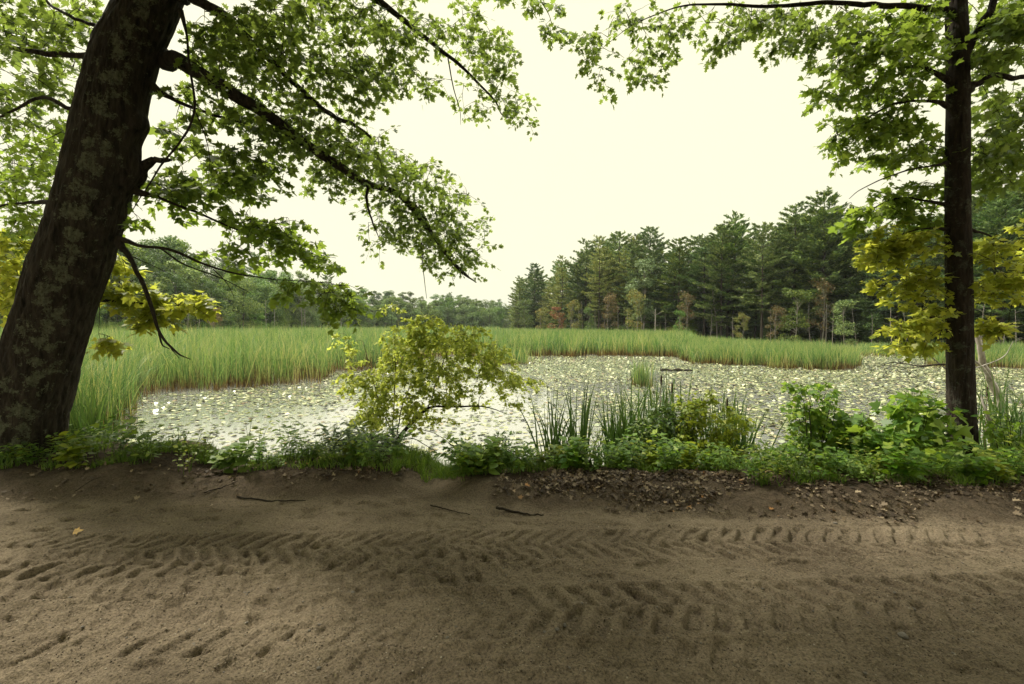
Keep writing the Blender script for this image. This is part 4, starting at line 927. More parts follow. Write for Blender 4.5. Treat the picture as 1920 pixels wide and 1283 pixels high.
# ---- slim dark tree on the right
RT = thing('slim_dark_tree', 'slim straight dark trunked tree on the bank with golden lower leaves', 'tree', (float(P(1806, 880, 5.6)[0]), 5.6, -0.1))
RC = [(1808, 925, 5.6, 42), (1806, 880, 5.6, 33), (1803, 800, 5.6, 30.5), (1800, 680, 5.6, 29), (1797, 500, 5.6, 27.5), (1796, 300, 5.6, 25.5), (1795, 100, 5.65, 23.5), (1793, 0, 5.7, 22), (1790, -200, 5.8, 19), (1780, -500, 6, 15), (1775, -900, 6.2, 8)]
trunk(RT, [(a, b, c, hw2r(d, a, c)) for a, b, c, d in RC], 170, 64, 9, 'bark_slim', 0.05)
K2 = dict(nor_rand=0.7, spray=0.24, leaf_n=14)
bough(RT, 'branch', [(1793, 25, 5.7, .05), (1740, 15, 5.6, .035), (1650, 10, 5.6, .03), (1600, 6, 5.6, .027), (1520, 8, 5.7, .024), (1430, 14, 5.8, .02), (1340, 8, 6.0, .015), (1270, 14, 6.2, .01), (1190, 45, 6.4, .006), (1130, 90, 6.5, .003)],
      [(1110, 90, 38, 55, 6.6, .3, 20), (1120, 140, 28, 20, 6.6, .2, 6), (1200, 110, 50, 38, 6.5, .4, 18), (1180, 40, 60, 35, 6.5, .4, 20), (1270, 40, 60, 38, 6.3, .4, 24), (1370, 30, 60, 35, 6.1, .4, 26), (1370, 75, 38, 16, 6.1, .2, 8), (1470, 30, 70, 38, 5.9, .5, 32), (1500, 80, 50, 24, 5.9, .3, 14), (1560, 40, 70, 45, 5.7, .5, 36), (1215, 150, 25, 10, 6.5, .2, 4)],
      OAK, .088, 'leaf_oak', 'bark_slim', 201, n=70, nor_rand=0.7, spray=0.22, leaf_n=12, dens=0.78)
bough(RT, 'branch', [(1793, 160, 5.6, .04), (1740, 130, 5.6, .022), (1680, 100, 5.6, .018), (1610, 90, 5.7, .012), (1560, 110, 5.8, .006)],
      [(1640, 60, 90, 50, 5.7, .7, 50), (1720, 80, 60, 70, 5.7, .7, 40), (1600, 130, 75, 40, 5.9, .6, 34), (1680, 170, 80, 40, 5.9, .6, 36)],
      MAPLE, .080, 'leaf_far_gold', 'bark_slim', 202, **K2)
bough(RT, 'branch', [(1793, 205, 5.6, .04), (1740, 190, 5.6, .018), (1680, 195, 5.7, .015), (1610, 230, 5.9, .010), (1560, 260, 6.0, .005)],
      [(1560, 255, 28, 20, 6.0, .2, 8), (1610, 235, 60, 30, 5.9, .4, 28), (1680, 225, 70, 30, 5.8, .5, 32), (1650, 285, 75, 18, 5.9, .4, 18), (1735, 270, 40, 30, 5.8, .4, 16), (1570, 180, 40, 22, 6.0, .3, 10)],
      MAPLE, .080, 'leaf_far_gold', 'bark_slim', 203, **K2)
bough(RT, 'dead_branch', [(1775, 306, 5.58, .03), (1750, 311, 5.5, .012), (1700, 320, 5.45, .010), (1650, 338, 5.4, .008), (1610, 358, 5.4, .005), (1592, 373, 5.4, .003)], [], OAK, .1, 'leaf_oak', 'bark_twig', 204, n=30, k=6)
bough(RT, 'branch', [(1780, 385, 5.6, .03), (1730, 375, 5.7, .012), (1680, 372, 5.8, .009), (1630, 395, 5.9, .006), (1595, 420, 6.0, .003)],
      [(1735, 350, 40, 18, 5.8, .3, 12), (1680, 375, 55, 28, 5.9, .3, 22), (1620, 395, 40, 24, 6.0, .3, 13), (1590, 418, 14, 10, 6.0, .1, 3), (1740, 410, 30, 20, 5.8, .3, 9)],
      MAPLE, .105, 'leaf_far_gold', 'bark_slim', 205, spray=0.2, nor_rand=0.5)
bough(RT, 'branch', [(1780, 430, 5.6, .025), (1740, 428, 5.6, .011), (1700, 436, 5.7, .008), (1650, 455, 5.8, .005)],
      [(1655, 460, 55, 26, 5.8, .3, 30), (1720, 455, 50, 28, 5.7, .3, 28), (1650, 490, 42, 16, 5.8, .3, 13), (1700, 515, 50, 24, 5.8, .3, 22), (1745, 545, 30, 35, 5.7, .3, 16), (1655, 540, 14, 10, 5.8, .1, 4), (1690, 555, 30, 12, 5.8, .2, 6)],
      MAPLE, .080, 'leaf_gold', 'bark_slim', 206, spray=0.17, nor_rand=0.4, droop=0.1, leaf_n=15)
bough(RT, 'branch', [(1783, 600, 5.6, .02), (1750, 595, 5.5, .009), (1710, 605, 5.5, .006), (1675, 630, 5.5, .003)],
      [(1740, 590, 32, 26, 5.5, .3, 22), (1700, 615, 40, 18, 5.5, .3, 20), (1690, 645, 34, 9, 5.5, .2, 8), (1750, 640, 18, 14, 5.5, .2, 6)],
      MAPLE, .080, 'leaf_gold', 'bark_slim', 207, spray=0.16, nor_rand=0.4)
bough(RT, 'branch', [(1815, 430, 5.6, .025), (1850, 440, 5.6, .011), (1890, 460, 5.6, .008), (1940, 480, 5.6, .004)],
      [(1860, 470, 36, 34, 5.6, .3, 24), (1900, 520, 42, 26, 5.6, .3, 24), (1850, 540, 26, 16, 5.6, .3, 9), (1865, 610, 32, 18, 5.6, .2, 15), (1940, 440, 40, 40, 5.7, .3, 16)],
      MAPLE, .080, 'leaf_gold', 'bark_slim', 208, spray=0.17, nor_rand=0.4, droop=0.1, leaf_n=15)
bough(RT, 'branch', [(1810, 170, 5.6, .05), (1835, 155, 5.6, .035), (1870, 142, 5.6, .030), (1925, 145, 5.6, .026), (2050, 130, 5.7, .012)],
      [(1850, 110, 40, 50, 5.8, .5, 22), (1900, 60, 50, 60, 5.9, .6, 34), (1880, 190, 45, 40, 5.9, .5, 22), (1900, 260, 45, 45, 5.9, .5, 26), (1850, 280, 34, 50, 5.8, .4, 20), (1870, 325, 50, 22, 5.8, .4, 14), (1990, 200, 60, 120, 5.8, .6, 40)],
      OAK, .11, 'leaf_oak', 'bark_slim', 209, **K2)
bough(RT, 'branch', [(1800, 110, 5.65, .07), (1825, 75, 5.65, .045), (1845, 40, 5.6, .04), (1862, 0, 5.6, .036), (1890, -120, 5.6, .02)],
      [(1870, 20, 50, 40, 5.8, .5, 24), (1760, 10, 50, 30, 5.9, .5, 18)], OAK, .11, 'leaf_oak', 'bark_slim', 210, n=24, **K2)
# a neighbour spray seen high in the middle belongs to the left tree's top limb
bough(LT, 'branch', [(420, -400, 5.6, .10), (650, -300, 6.0, .06), (850, -180, 6.5, .035), (970, -60, 6.9, .015), (1025, 20, 7.0, .006), (1035, 50, 7.0, .003)],
      [(1020, 15, 36, 14, 7.0, .3, 7), (1030, 45, 20, 25, 7.0, .2, 8), (1055, 55, 6, 6, 7.0, .1, 1), (960, -20, 60, 20, 6.9, .3, 14)], OAK, .11, 'leaf_oak', 'bark_oak', 115, nor_rand=0.8, spray=0.18, dens=0.8)
# ---- upper crowns over the road, above the frame: they shade the track
def upper(root, seed, C, Rr, cnt, sky_pts, lm, bark):
    rng = np.random.default_rng(seed); loc = np.array(root.location)
    d = rdir(cnt, rng) * (rng.uniform(0, 1, cnt) ** 0.4)[:, None]; O = np.array(C) + d * np.array(Rr)
    px, py, dep = proj(O); O = O[(py < -110) | (O[:, 1] < 0.5)]
    nodes = np.array(sky_pts, float); dist = np.min(np.linalg.norm(O[:, None] - nodes[None], axis=2), axis=1); O = O[np.argsort(dist)]
    tp, tr_, lp, lt = [], [], [], []
    for o in O:
        dd = np.linalg.norm(nodes - o, axis=1); i = int(np.argmin(dd)); a = nodes[i]; L = dd[i]
        s = np.linspace(0, 1, 4)[:, None]; mid = (a + o) / 2 + [0, 0, 0.1 * L]
        cur = (1 - s) ** 2 * a + 2 * s * (1 - s) * mid + s * s * o; tp.append(cur); tr_.append(np.linspace(min(0.012 + 0.012 * L, .07), .008, 4))
        nodes = np.vstack([nodes, cur[1:]]); n = 15
        q = o + rng.normal(0, 0.30, (n, 3)); lp.append(q); lt.append(rng.normal(0, 1, (n, 3)))
    lp = np.concatenate(lp); lt = np.concatenate(lt); lt[:, 2] -= 0.3
    px, py, dep = proj(lp); k = (py < -40) | (lp[:, 1] < 0.3); lp, lt = lp[k], lt[k]
    TP = np.array(tp); px, py, dep = proj(TP); kk = ((py < -25) | (TP[..., 1] < 0.3)).all(1); TP, TR = TP[kk], np.array(tr_)[kk]
    b = obj('upper_crown_limbs', mesh('upper_crown_limbs', [tubes(TP - loc, TR, 5)], smooth=True), M[bark], root)
    obj('foliage', mesh('foliage', [leaves(lp - loc, lt, np.array([0, 0, 1.0]) + rng.normal(0, .6, lp.shape), .23 * rng.uniform(.7, 1.2, len(lp)), MAPLE, rng=rng)]), M[lm], b)
up = LP[LH > 5.0]
upper(LT, 301, (-1.8, 2.2, 8.6), (6.0, 4.4, 3.2), 1350, up, 'leaf_oak', 'bark_oak')
ru = P(np.full(12, 1785), np.linspace(-200, -900, 12), np.linspace(5.8, 6.2, 12))
upper(RT, 302, (4.0, 2.0, 8.2), (4.8, 4.2, 2.8), 850, ru, 'leaf_oak', 'bark_slim')
print('near leaves', TOTAL[0])
# trees of the near roadside, behind the viewer: they close the canopy over the track
def road_tree(px_x, y, H, seed):
    rng = np.random.default_rng(seed)
    r = broad_kind(seed, H=H, wide=5.6, clear=0.28, nm='leaf_oak', n=5200, leaf=0.33, trunk='bark_oak', tr=0.24, name='roadside_tree', nsub=40)
    r.location = (px_x, y, 0); r['category'] = 'tree'; return r
for i, (x, y, H, lb) in enumerate(((-4.5, -4.0, 13, 'roadside tree behind the viewpoint toward the left'), (1.0, -3.6, 14, 'roadside tree right behind the viewpoint'), (7.5, -3.0, 13, 'roadside tree behind the viewpoint toward the right'), (-10.5, 2.5, 14, 'roadside tree left of the leaning trunk outside the view'))):
    road_tree(x, y, H, 501 + i)['label'] = lb
# ------------------------------------------------------------------ plants on the bank
def gz(x, y): return float(ground_z(np.array([x]), np.array([y]))[0])
def bush(name, label, cat, base, stems, blobs, shape, size, lm, bark, seed, group=None, stem_r=0.008, z=None, **kw):
    """base (px, Y); stems list of ctrl polylines (px,py,Y,r)"""
    x = (base[0] - CX) / FPX * base[1]; zz = gz(x, base[1]) if z is None else z
    root = thing(name, label, cat, (x, base[1], zz), group)
    rng = np.random.default_rng(seed); loc = np.array(root.location); skel = []; k = 0
    b0 = np.array([x, base[1], zz - 0.05])
    for ctrl in stems:
        c = np.array(ctrl, float); w3 = P(c[:, 0], c[:, 1], c[:, 2]); rr = c[:, 3:4]
        if ctrl[0][1] is not None and len(ctrl) and kw.get('root_it', True):
            pass
        ln = smoothline(np.hstack([w3, rr]), 18); p2, r2 = ln[:, :3], np.maximum(ln[:, 3], .0015)
        p2[1:-1] += np.stack([vn(np.arange(16) * .5, seed + k), vn(np.arange(16) * .5, seed + k + 9), vn(np.arange(16) * .5, seed + k + 4)], 1) * 0.012
        obj('stem', mesh('stem', [tubes(p2 - loc, r2, 7)], smooth=True), M[bark], root); skel.append(p2); k += 1
    if not skel: skel.append(np.array([b0 + [0, 0, s] for s in (0.05, 0.12, 0.2)]))
    kw.pop('root_it', None)
    tw, lv, c = grow(np.concatenate(skel), blobs, shape, size, rng, **kw); TOTAL[0] += c
    t = obj('branching', mesh('branching', [(tw[0] - loc, tw[1])]), M[bark], root)
    obj('foliage', mesh('foliage', [(lv[0] - loc, lv[1])]), M[lm], t)
    return root
S = 6.9
bush('yellow_sapling', 'leaning sapling with bright yellow green leaves over the water edge', 'sapling', (742, 6.9),
     [[(735, 845, 6.85, .035), (750, 818, 6.9, .032), (775, 790, 6.9, .028), (795, 772, 6.9, .024), (812, 763, 6.9, .017), (850, 762, 6.95, .015), (897, 762, 7.0, .011), (930, 768, 7.05, .007), (955, 778, 7.1, .004)],
      [(740, 825, 6.9, .014), (737, 780, 6.9, .010), (741, 700, 6.85, .007), (741, 650, 6.85, .005), (733, 610, 6.85, .003)],
      [(738, 822, 6.9, .013), (722, 780, 6.8, .009), (705, 735, 6.8, .007), (695, 690, 6.75, .005), (680, 640, 6.7, .003)],
      [(745, 815, 6.9, .012), (752, 770, 6.95, .009), (775, 710, 7.0, .006), (800, 650, 7.0, .004)],
      [(800, 770, 6.9, .012), (818, 720, 6.95, .009), (835, 670, 7.0, .006), (850, 630, 7.0, .003)],
      [(836, 763, 6.95, .007), (838, 700, 6.95, .005), (836, 660, 6.95, .003)], [(862, 762, 6.95, .006), (864, 720, 7, .004), (870, 680, 7, .003)],
      [(895, 762, 7.0, .006), (905, 735, 7.0, .004), (925, 710, 7.0, .003)], [(750, 815, 6.9, .010), (790, 830, 6.8, .006), (820, 850, 6.75, .003)], [(770, 800, 6.9, .008), (820, 815, 6.85, .005), (850, 838, 6.8, .003)]],
     [(800, 625, 55, 22, 6.95, .4, 26), (760, 650, 45, 26, 6.9, .4, 26), (850, 640, 50, 22, 7.0, .4, 28), (900, 655, 50, 22, 7.0, .4, 26), (930, 645, 25, 12, 7.0, .2, 8), (720, 690, 50, 34, 6.8, .4, 34), (790, 690, 60, 44, 6.9, .5, 54), (700, 770, 40, 26, 6.75, .35, 22), (770, 760, 40, 24, 6.85, .4, 16), (850, 735, 50, 22, 6.9, .4, 14), (800, 600, 40, 14, 6.9, .2, 16), (850, 612, 34, 12, 6.95, .2, 12), (930, 680, 44, 24, 7.0, .3, 16), (690, 720, 34, 30, 6.75, .3, 14), (740, 620, 24, 14, 6.9, .2, 7), (860, 695, 60, 36, 7.0, .5, 34), (925, 700, 48, 26, 7.0, .4, 20), (730, 745, 50, 28, 6.8, .4, 20), (800, 745, 55, 22, 6.9, .4, 18), (960, 710, 28, 14, 7.1, .3, 8), (1000, 712, 14, 8, 7.1, .2, 3), (960, 745, 32, 12, 7.1, .2, 7), (690, 780, 34, 20, 6.8, .3, 14), (655, 640, 30, 22, 6.7, .3, 7), (660, 700, 22, 30, 6.7, .3, 7), (800, 790, 40, 14, 6.9, .3, 6), (670, 805, 30, 12, 6.7, .2, 9), (730, 570, 26, 14, 6.85, .2, 3), (890, 620, 25, 10, 7, .2, 5)],
     MAPLE, .060, 'leaf_sapling', 'bark_twig', 401, leaf_n=18, spray=0.20, nor_rand=0.8, twig_r=.0025)
def fan(px, Yd, n, y0, y1, sp, r=.006, seed=0):
    rg = np.random.default_rng(seed); o = []
    for k in range(n):
        q = rg.uniform(-1, 1); o.append([(px + q * sp * 0.25, y0, Yd, r), (px + q * sp * 0.6, (y0 + y1) / 2, Yd + rg.uniform(-.1, .1), r * .7), (px + q * sp, y1 + abs(q) * 20, Yd + rg.uniform(-.2, .2), r * .35)])
    return o
bush('willow_shrub', 'low willow shrub with narrow grey green leaves under the yellow sapling', 'shrub', (650, 5.75), fan(650, 5.75, 7, 905, 815, 85, .006, 1),
     [(610, 855, 64, 32, 5.8, .3, 50), (670, 840, 62, 36, 5.8, .3, 62), (715, 845, 42, 38, 5.85, .3, 42), (640, 885, 80, 24, 5.7, .3, 50), (560, 865, 30, 24, 5.8, .2, 12), (700, 885, 50, 24, 5.6, .2, 24), (650, 815, 60, 14, 5.9, .2, 14)],
     NARROW * [1.3, 1], .11, 'leaf_willow', 'bark_twig', 402, leaf_n=26, spray=0.24, nor_rand=1.0, twig_r=.002, droop=0.05)
bush('leafy_shrub', 'dark green leafy shrub right of the gap in the berm', 'shrub', (900, 5.6), fan(900, 5.6, 6, 905, 835, 60, .005, 2),
     [(880, 850, 45, 24, 5.7, .25, 24), (930, 850, 50, 26, 5.65, .25, 28), (975, 870, 30, 26, 5.5, .2, 18), (910, 885, 70, 18, 5.4, .3, 26), (860, 875, 26, 22, 5.6, .2, 10)],
     NARROW * [2.0, 1], .085, 'leaf_dark', 'bark_twig', 403, leaf_n=16, spray=0.18, nor_rand=0.8, twig_r=.002)
bush('dark_shrub', 'dense dark green rounded shrub in front of the cattails', 'shrub', (1245, 5.7), fan(1245, 5.7, 8, 900, 790, 65, .007, 3),
     [(1215, 810, 42, 34, 5.8, .3, 46), (1265, 800, 48, 30, 5.8, .3, 44), (1240, 850, 65, 34, 5.7, .35, 66), (1290, 850, 32, 38, 5.7, .3, 34), (1190, 860, 22, 28, 5.7, .2, 14), (1250, 885, 60, 14, 5.6, .3, 24), (1235, 775, 40, 18, 5.85, .3, 26), (1290, 800, 30, 26, 5.8, .3, 22)],
     OVAL, .05, 'leaf_dark', 'bark_twig', 404, leaf_n=17, spray=0.16, nor_rand=0.8, twig_r=.002)
bush('vine_shrub', 'yellow green leafy vine climbing the cattails beside the dark shrub', 'shrub', (1350, 5.6), fan(1340, 5.6, 7, 905, 770, 70, .005, 4),
     [(1310, 765, 50, 22, 5.7, .25, 26), (1300, 800, 30, 24, 5.6, .2, 14), (1350, 800, 40, 34, 5.65, .25, 18), (1375, 850, 36, 34, 5.6, .25, 34), (1340, 880, 50, 22, 5.5, .25, 30), (1390, 890, 30, 18, 5.5, .2, 16), (1310, 745, 46, 16, 5.7, .25, 18), (1380, 790, 30, 24, 5.65, .25, 18), (1345, 830, 40, 24, 5.6, .25, 18), (1300, 835, 30, 20, 5.5, .2, 12)],
     MAPLE, .06, 'leaf_vine', 'bark_twig', 405, leaf_n=11, spray=0.16, nor_rand=0.55, twig_r=.002)
bush('bank_shrub', 'tall leafy bank shrub with a dense upright top of small leaves', 'shrub', (1530, 5.4), fan(1525, 5.4, 6, 905, 740, 45, .007, 5),
     [(1520, 760, 34, 24, 5.5, .25, 28), (1525, 800, 36, 30, 5.5, .25, 34), (1500, 845, 55, 30, 5.4, .3, 40), (1560, 850, 50, 30, 5.4, .3, 36), (1480, 885, 45, 20, 5.2, .3, 26), (1560, 890, 60, 16, 5.2, .3, 28), (1590, 810, 30, 26, 5.4, .25, 20), (1600, 860, 40, 24, 5.3, .25, 24), (1440, 880, 30, 18, 5.2, .2, 14), (1545, 730, 20, 14, 5.5, .2, 5), (1500, 722, 26, 10, 5.6, .2, 7), (1450, 850, 24, 22, 5.3, .2, 10)],
     MAPLE, .068, 'leaf_bush', 'bark_twig', 406, leaf_n=12, spray=0.17, nor_rand=0.6, twig_r=.0025)
bush('broad_leaf_shrub', 'spreading shrub with large bright green leaves left of the slim trunk', 'shrub', (1680, 5.3), fan(1690, 5.3, 9, 900, 760, 95, .006, 6),
     [(1690, 765, 40, 20, 5.4, .25, 9), (1740, 770, 36, 22, 5.4, .25, 10), (1640, 810, 60, 26, 5.3, .3, 20), (1710, 810, 60, 26, 5.3, .3, 20), (1770, 805, 24, 24, 5.2, .25, 8), (1650, 855, 80, 26, 5.2, .3, 26), (1740, 855, 55, 22, 5.2, .3, 14), (1600, 830, 30, 26, 5.3, .2, 10), (1720, 738, 30, 12, 5.4, .2, 7), (1600, 790, 34, 24, 5.4, .25, 12), (1760, 850, 30, 30, 5.1, .2, 10), (1700, 840, 90, 40, 5.35, .3, 26)],
     MAPLE * [1.15, 1], .125, 'leaf_bush', 'bark_twig', 407, leaf_n=8, spray=0.2, nor_rand=0.5, twig_r=.0025)
bush('understory_shrub', 'low dark shrub crowding the foot of the slim trunk', 'shrub', (1700, 4.95), fan(1700, 4.95, 6, 915, 865, 110, .005, 7),
     [(1620, 885, 60, 22, 5.0, .2, 36), (1700, 880, 60, 24, 5.0, .2, 36), (1780, 890, 50, 20, 4.95, .2, 22), (1660, 905, 90, 12, 4.85, .2, 26)],
     OVAL * [1.2, 1], .055, 'leaf_bush', 'bark_twig', 408, leaf_n=14, spray=0.14, nor_rand=0.7, twig_r=.002)
bush('edge_shrub', 'blurry mass of green shrub right of the slim trunk', 'shrub', (1900, 5.1), fan(1900, 5.1, 7, 915, 780, 70, .006, 8),
     [(1880, 800, 40, 30, 5.3, .3, 20), (1900, 850, 55, 34, 5.2, .3, 46), (1860, 880, 34, 24, 5.1, .2, 22), (1960, 840, 60, 60, 5.2, .3, 50), (1920, 895, 60, 18, 5.0, .2, 26)],
     OVAL * [1.1, 1], .07, 'leaf_bush', 'bark_twig', 409, leaf_n=13, spray=0.2, nor_rand=0.7, twig_r=.002)
# cattails by the shore
def cat_group(name, label, specs, seed, heads=0, Yd=6.3, spread=0.1, mat='cat_blade'):
    rng = np.random.default_rng(seed); x0 = (specs[0][0] - CX) / FPX * Yd; root = thing(name, label, 'cattails', (x0, Yd, WZ)); Vs, Fs, Hs, off = [], [], [], 0
    for (px, pyt, n, sp) in specs:
        p = P(px, pyt - 42, Yd); n_ = int(n * 2.1)
        xy = np.array([[p[0] - x0, 0]]) + rng.normal(0, spread, (n_, 2)) * [sp, 1]
        h = (p[2] - WZ) * rng.uniform(0.55, 1.04, n_)
        v, f, hg = blades(xy, h, 0.030 * rng.uniform(.6, 1.2, n_), rng, lean=0.12, seg=6, droop=0.35, z0=np.full(n_, -0.1))
        Vs.append((v, f)); Hs.append(hg + 0.12)
    obj('blades', mesh('blades', Vs, attrs={'hgt': np.concatenate(Hs)}), M[mat], root)
    for k in range(heads):
        px, pyt, n, sp = specs[rng.integers(len(specs))]; p = P(px + rng.normal(0, 10), pyt, Yd); ln = rng.normal(0, 0.08)
        h = (p[2] - WZ) * rng.uniform(.8, .97); pts = np.array([[p[0] - x0 + ln * s, 0.05 * k * s, -0.1 + (h + .1) * s] for s in np.linspace(0, 1, 6)])
        st = obj('stem', mesh('stem', [tubes(pts, np.full(6, .004), 5)]), M['reed'], root); q = pts[-1]
        hp = np.array([[q[0], q[1], q[2] - .16 + .16 * s] for s in (0, .05, .2, .8, .95, 1)])
        obj('cattail_head', mesh('cattail_head', [tubes(hp, np.array([.003, .011, .014, .014, .010, .002]), 8)], smooth=True), M['cattail'], st)
    return root
cat_group('cattail_clump', 'sparse dark cattail blades standing left of the dark shrub', [(1085, 715, 16, .5), (1050, 760, 14, 1.0), (1070, 800, 14, 1.2), (1030, 740, 6, .6), (1130, 800, 10, 1.0)], 61, 0, 6.6, .12)
cat_group('cattail_clump', 'thick clump of tall green cattail blades behind the dark shrub', [(1165, 760, 26, .5), (1185, 720, 26, .6), (1215, 735, 24, .8), (1160, 800, 20, .5), (1150, 740, 16, .5)], 62, 0, 6.5, .10)
cat_group('cattail_clump', 'tall leaning cattail blades with a brown seed head above the dark shrub', [(1255, 705, 22, .9), (1275, 730, 16, .8), (1240, 690, 7, .7)], 63, 2, 6.6, .12)
cat_group('cattail_clump', 'brownish cattail stems behind the yellow green vine', [(1375, 740, 24, .5), (1395, 760, 16, .6), (1345, 735, 12, .8)], 64, 3, 6.5, .10)
cat_group('cattail_clump', 'dim cattails at the water beyond the right shrub', [(1895, 700, 20, .8), (1925, 680, 26, 1.0), (1860, 720, 12, .8)], 65, 1, 7.5, .15)
cat_group('cattail_clump', 'bright green cattail blades rising right beside the leaning trunk', [(150, 700, 34, .5), (165, 730, 30, .5), (185, 780, 26, .6), (150, 790, 20, .5)], 66, 0, 6.9, .12)
cat_group('cattail_clump', 'lone broad cattail fan at the berm edge', [(1160, 850, 26, .35)], 67, 0, 5.8, .10)
# low herbs: a few kinds, copied along the bank
def herb_kind(seed, H, nst, leaf, shape, lm='leaf_herb'):
    rng = np.random.default_rng(seed); root = thing('leafy_herb', 'herb', 'plant')
    bp, br, lp, lt, ln_ = [], [], [], [], []
    for k in range(nst):
        a = rng.uniform(0, 6.28); lean = rng.uniform(0.1, 0.55); h = H * rng.uniform(.55, 1.1)
        s = np.linspace(0, 1, 5); d = np.array([math.cos(a), math.sin(a)])
        pts = np.stack([d[0] * lean * h * s ** 1.5, d[1] * lean * h * s ** 1.5, h * s - .02], 1) + [rng.normal(0, .04), rng.normal(0, .04), 0]
        bp.append(pts); br.append(np.linspace(.0035, .0012, 5)); nn = 6
        for j in range(nn):
            f = 0.3 + 0.7 * j / (nn - 1); c = np.array([np.interp(f, s, pts[:, q]) for q in range(3)])
            for sd in (0, 1) if j < nn - 1 else (0, 1, 2):
                az = j * 1.57 + sd * 3.14 + rng.normal(0, .3); o = np.array([math.cos(az), math.sin(az), rng.uniform(-.15, .45)])
                lp.append(c + o * leaf * .25); lt.append(o); ln_.append(np.array([0, 0, 1]) + rng.normal(0, .3, 3))
    obj('stems', mesh('stems', [tubes(np.array(bp), np.array(br), 4)]), M['blade'], root)
    obj('foliage', mesh('foliage', [leaves(np.array(lp), np.array(lt), np.array(ln_), leaf * rng.uniform(.6, 1.2, len(lp)), shape, rng=rng)]), M[lm], root)
    return root
HK = [herb_kind(701, .26, 6, .085, BROADLEAF), herb_kind(702, .34, 7, .06, OVAL), herb_kind(703, .22, 8, .06, BROADLEAF, 'leaf_vine'), herb_kind(704, .38, 4, .075, MAPLE, 'leaf_bush'), herb_kind(705, .18, 11, .042, OVAL), herb_kind(706, .42, 5, .05, OVAL, 'leaf_vine'), herb_kind(707, .30, 9, .085, NARROW * [1.6, 1], 'leaf_bush')]
rng = np.random.default_rng(88)
spots = []
for px in np.arange(-40, 560, 24): spots.append((px + rng.normal(0, 8), rng.uniform(4.55, 5.3), rng.uniform(.75, 1.45)))
for px in np.arange(560, 740, 16): spots.append((px + rng.normal(0, 8), rng.uniform(4.55, 4.95), rng.uniform(.5, 1.0)))
for px in np.arange(860, 1440, 10): spots.append((px + rng.normal(0, 8), rng.uniform(4.5, 5.2), rng.uniform(.6, 1.25)))
for px in np.arange(1430, 1960, 11): spots.append((px + rng.normal(0, 8), rng.uniform(4.2, 4.9), rng.uniform(.55, 1.1)))
USEDH = set()
for i, (px, y, s) in enumerate(spots):
    kd = HK[rng.integers(7)]; x = (px - CX) / FPX * y; z = gz(x, y) + 0.01
    side = 'left' if px < 760 else 'right'
    wh = [w_ for lim, w_ in ((170, 'around the foot of the leaning trunk'), (340, 'just right of the leaning trunk'), (560, 'between leaning trunk and willow shrub'), (760, 'in front of the willow shrub'), (1010, 'at the foot of the dark leafy shrub'),
          (1160, 'below the sparse cattails'), (1320, 'in front of the dense round shrub'), (1450, 'in front of the yellow green vine'), (1600, 'before the tall bank shrub'), (1770, 'before the broad leaved shrub'), (9999, 'right of the slim dark trunk')) if px < lim][0]
    lb = 'low leafy plant ' + wh; gp = 'low leafy plants ' + wh
    if id(kd) in USEDH: dup(kd, (x, y, z), rng.uniform(0, 6.28), s, lb, gp)
    else: USEDH.add(id(kd)); kd.location = (x, y, z); kd['label'] = lb; kd['group'] = gp
print('herbs', len(spots))
# grass (stuff)
def grass():
    rng = np.random.default_rng(9); xs, ys, hs = [], [], []
    def reg(n, px0, px1, y0, y1, h):
        px = rng.uniform(px0, px1, n); y = rng.uniform(y0, y1, n); xs.append((px - CX) / FPX * y); ys.append(y); hs.append(h * rng.uniform(.4, 1.15, n))
    reg(8000, -80, 420, 4.5, 5.5, .10); reg(3500, 420, 740, 4.55, 5.5, .07); reg(16000, 735, 905, 4.40, 6.2, .13); reg(6000, 905, 1450, 4.55, 5.5, .11); reg(8000, 1430, 1960, 4.15, 5.2, .10)
    x, y, h = map(np.concatenate, (xs, ys, hs)); dn = fbm(x * 3, y * 3, 5, 3); inl = (np.exp(-((x + 0.75) / .42) ** 2) > .35) & (y > 4.55 + .18 * vn(x * 9, 2.0) + .5 * np.abs(x + .75)); k = (dn > -0.05) | (inl & (rng.random(len(x)) < .45)); x, y, h = x[k], y[k], h[k] * (1 + dn[k]) * np.where(inl[k], .8 + .9 * rng.random(int(k.sum())), 1)
    v, f, hg = blades(np.stack([x, y], 1), h, .006 * rng.uniform(.6, 1.4, len(x)), rng, lean=.35, seg=3, droop=.8, z0=ground_z(x, y) - .01)
    tag(obj('grass', mesh('grass', [(v, f)]), M['blade']), 'short green grass tufts along the top of the bank', kind='stuff')
grass()
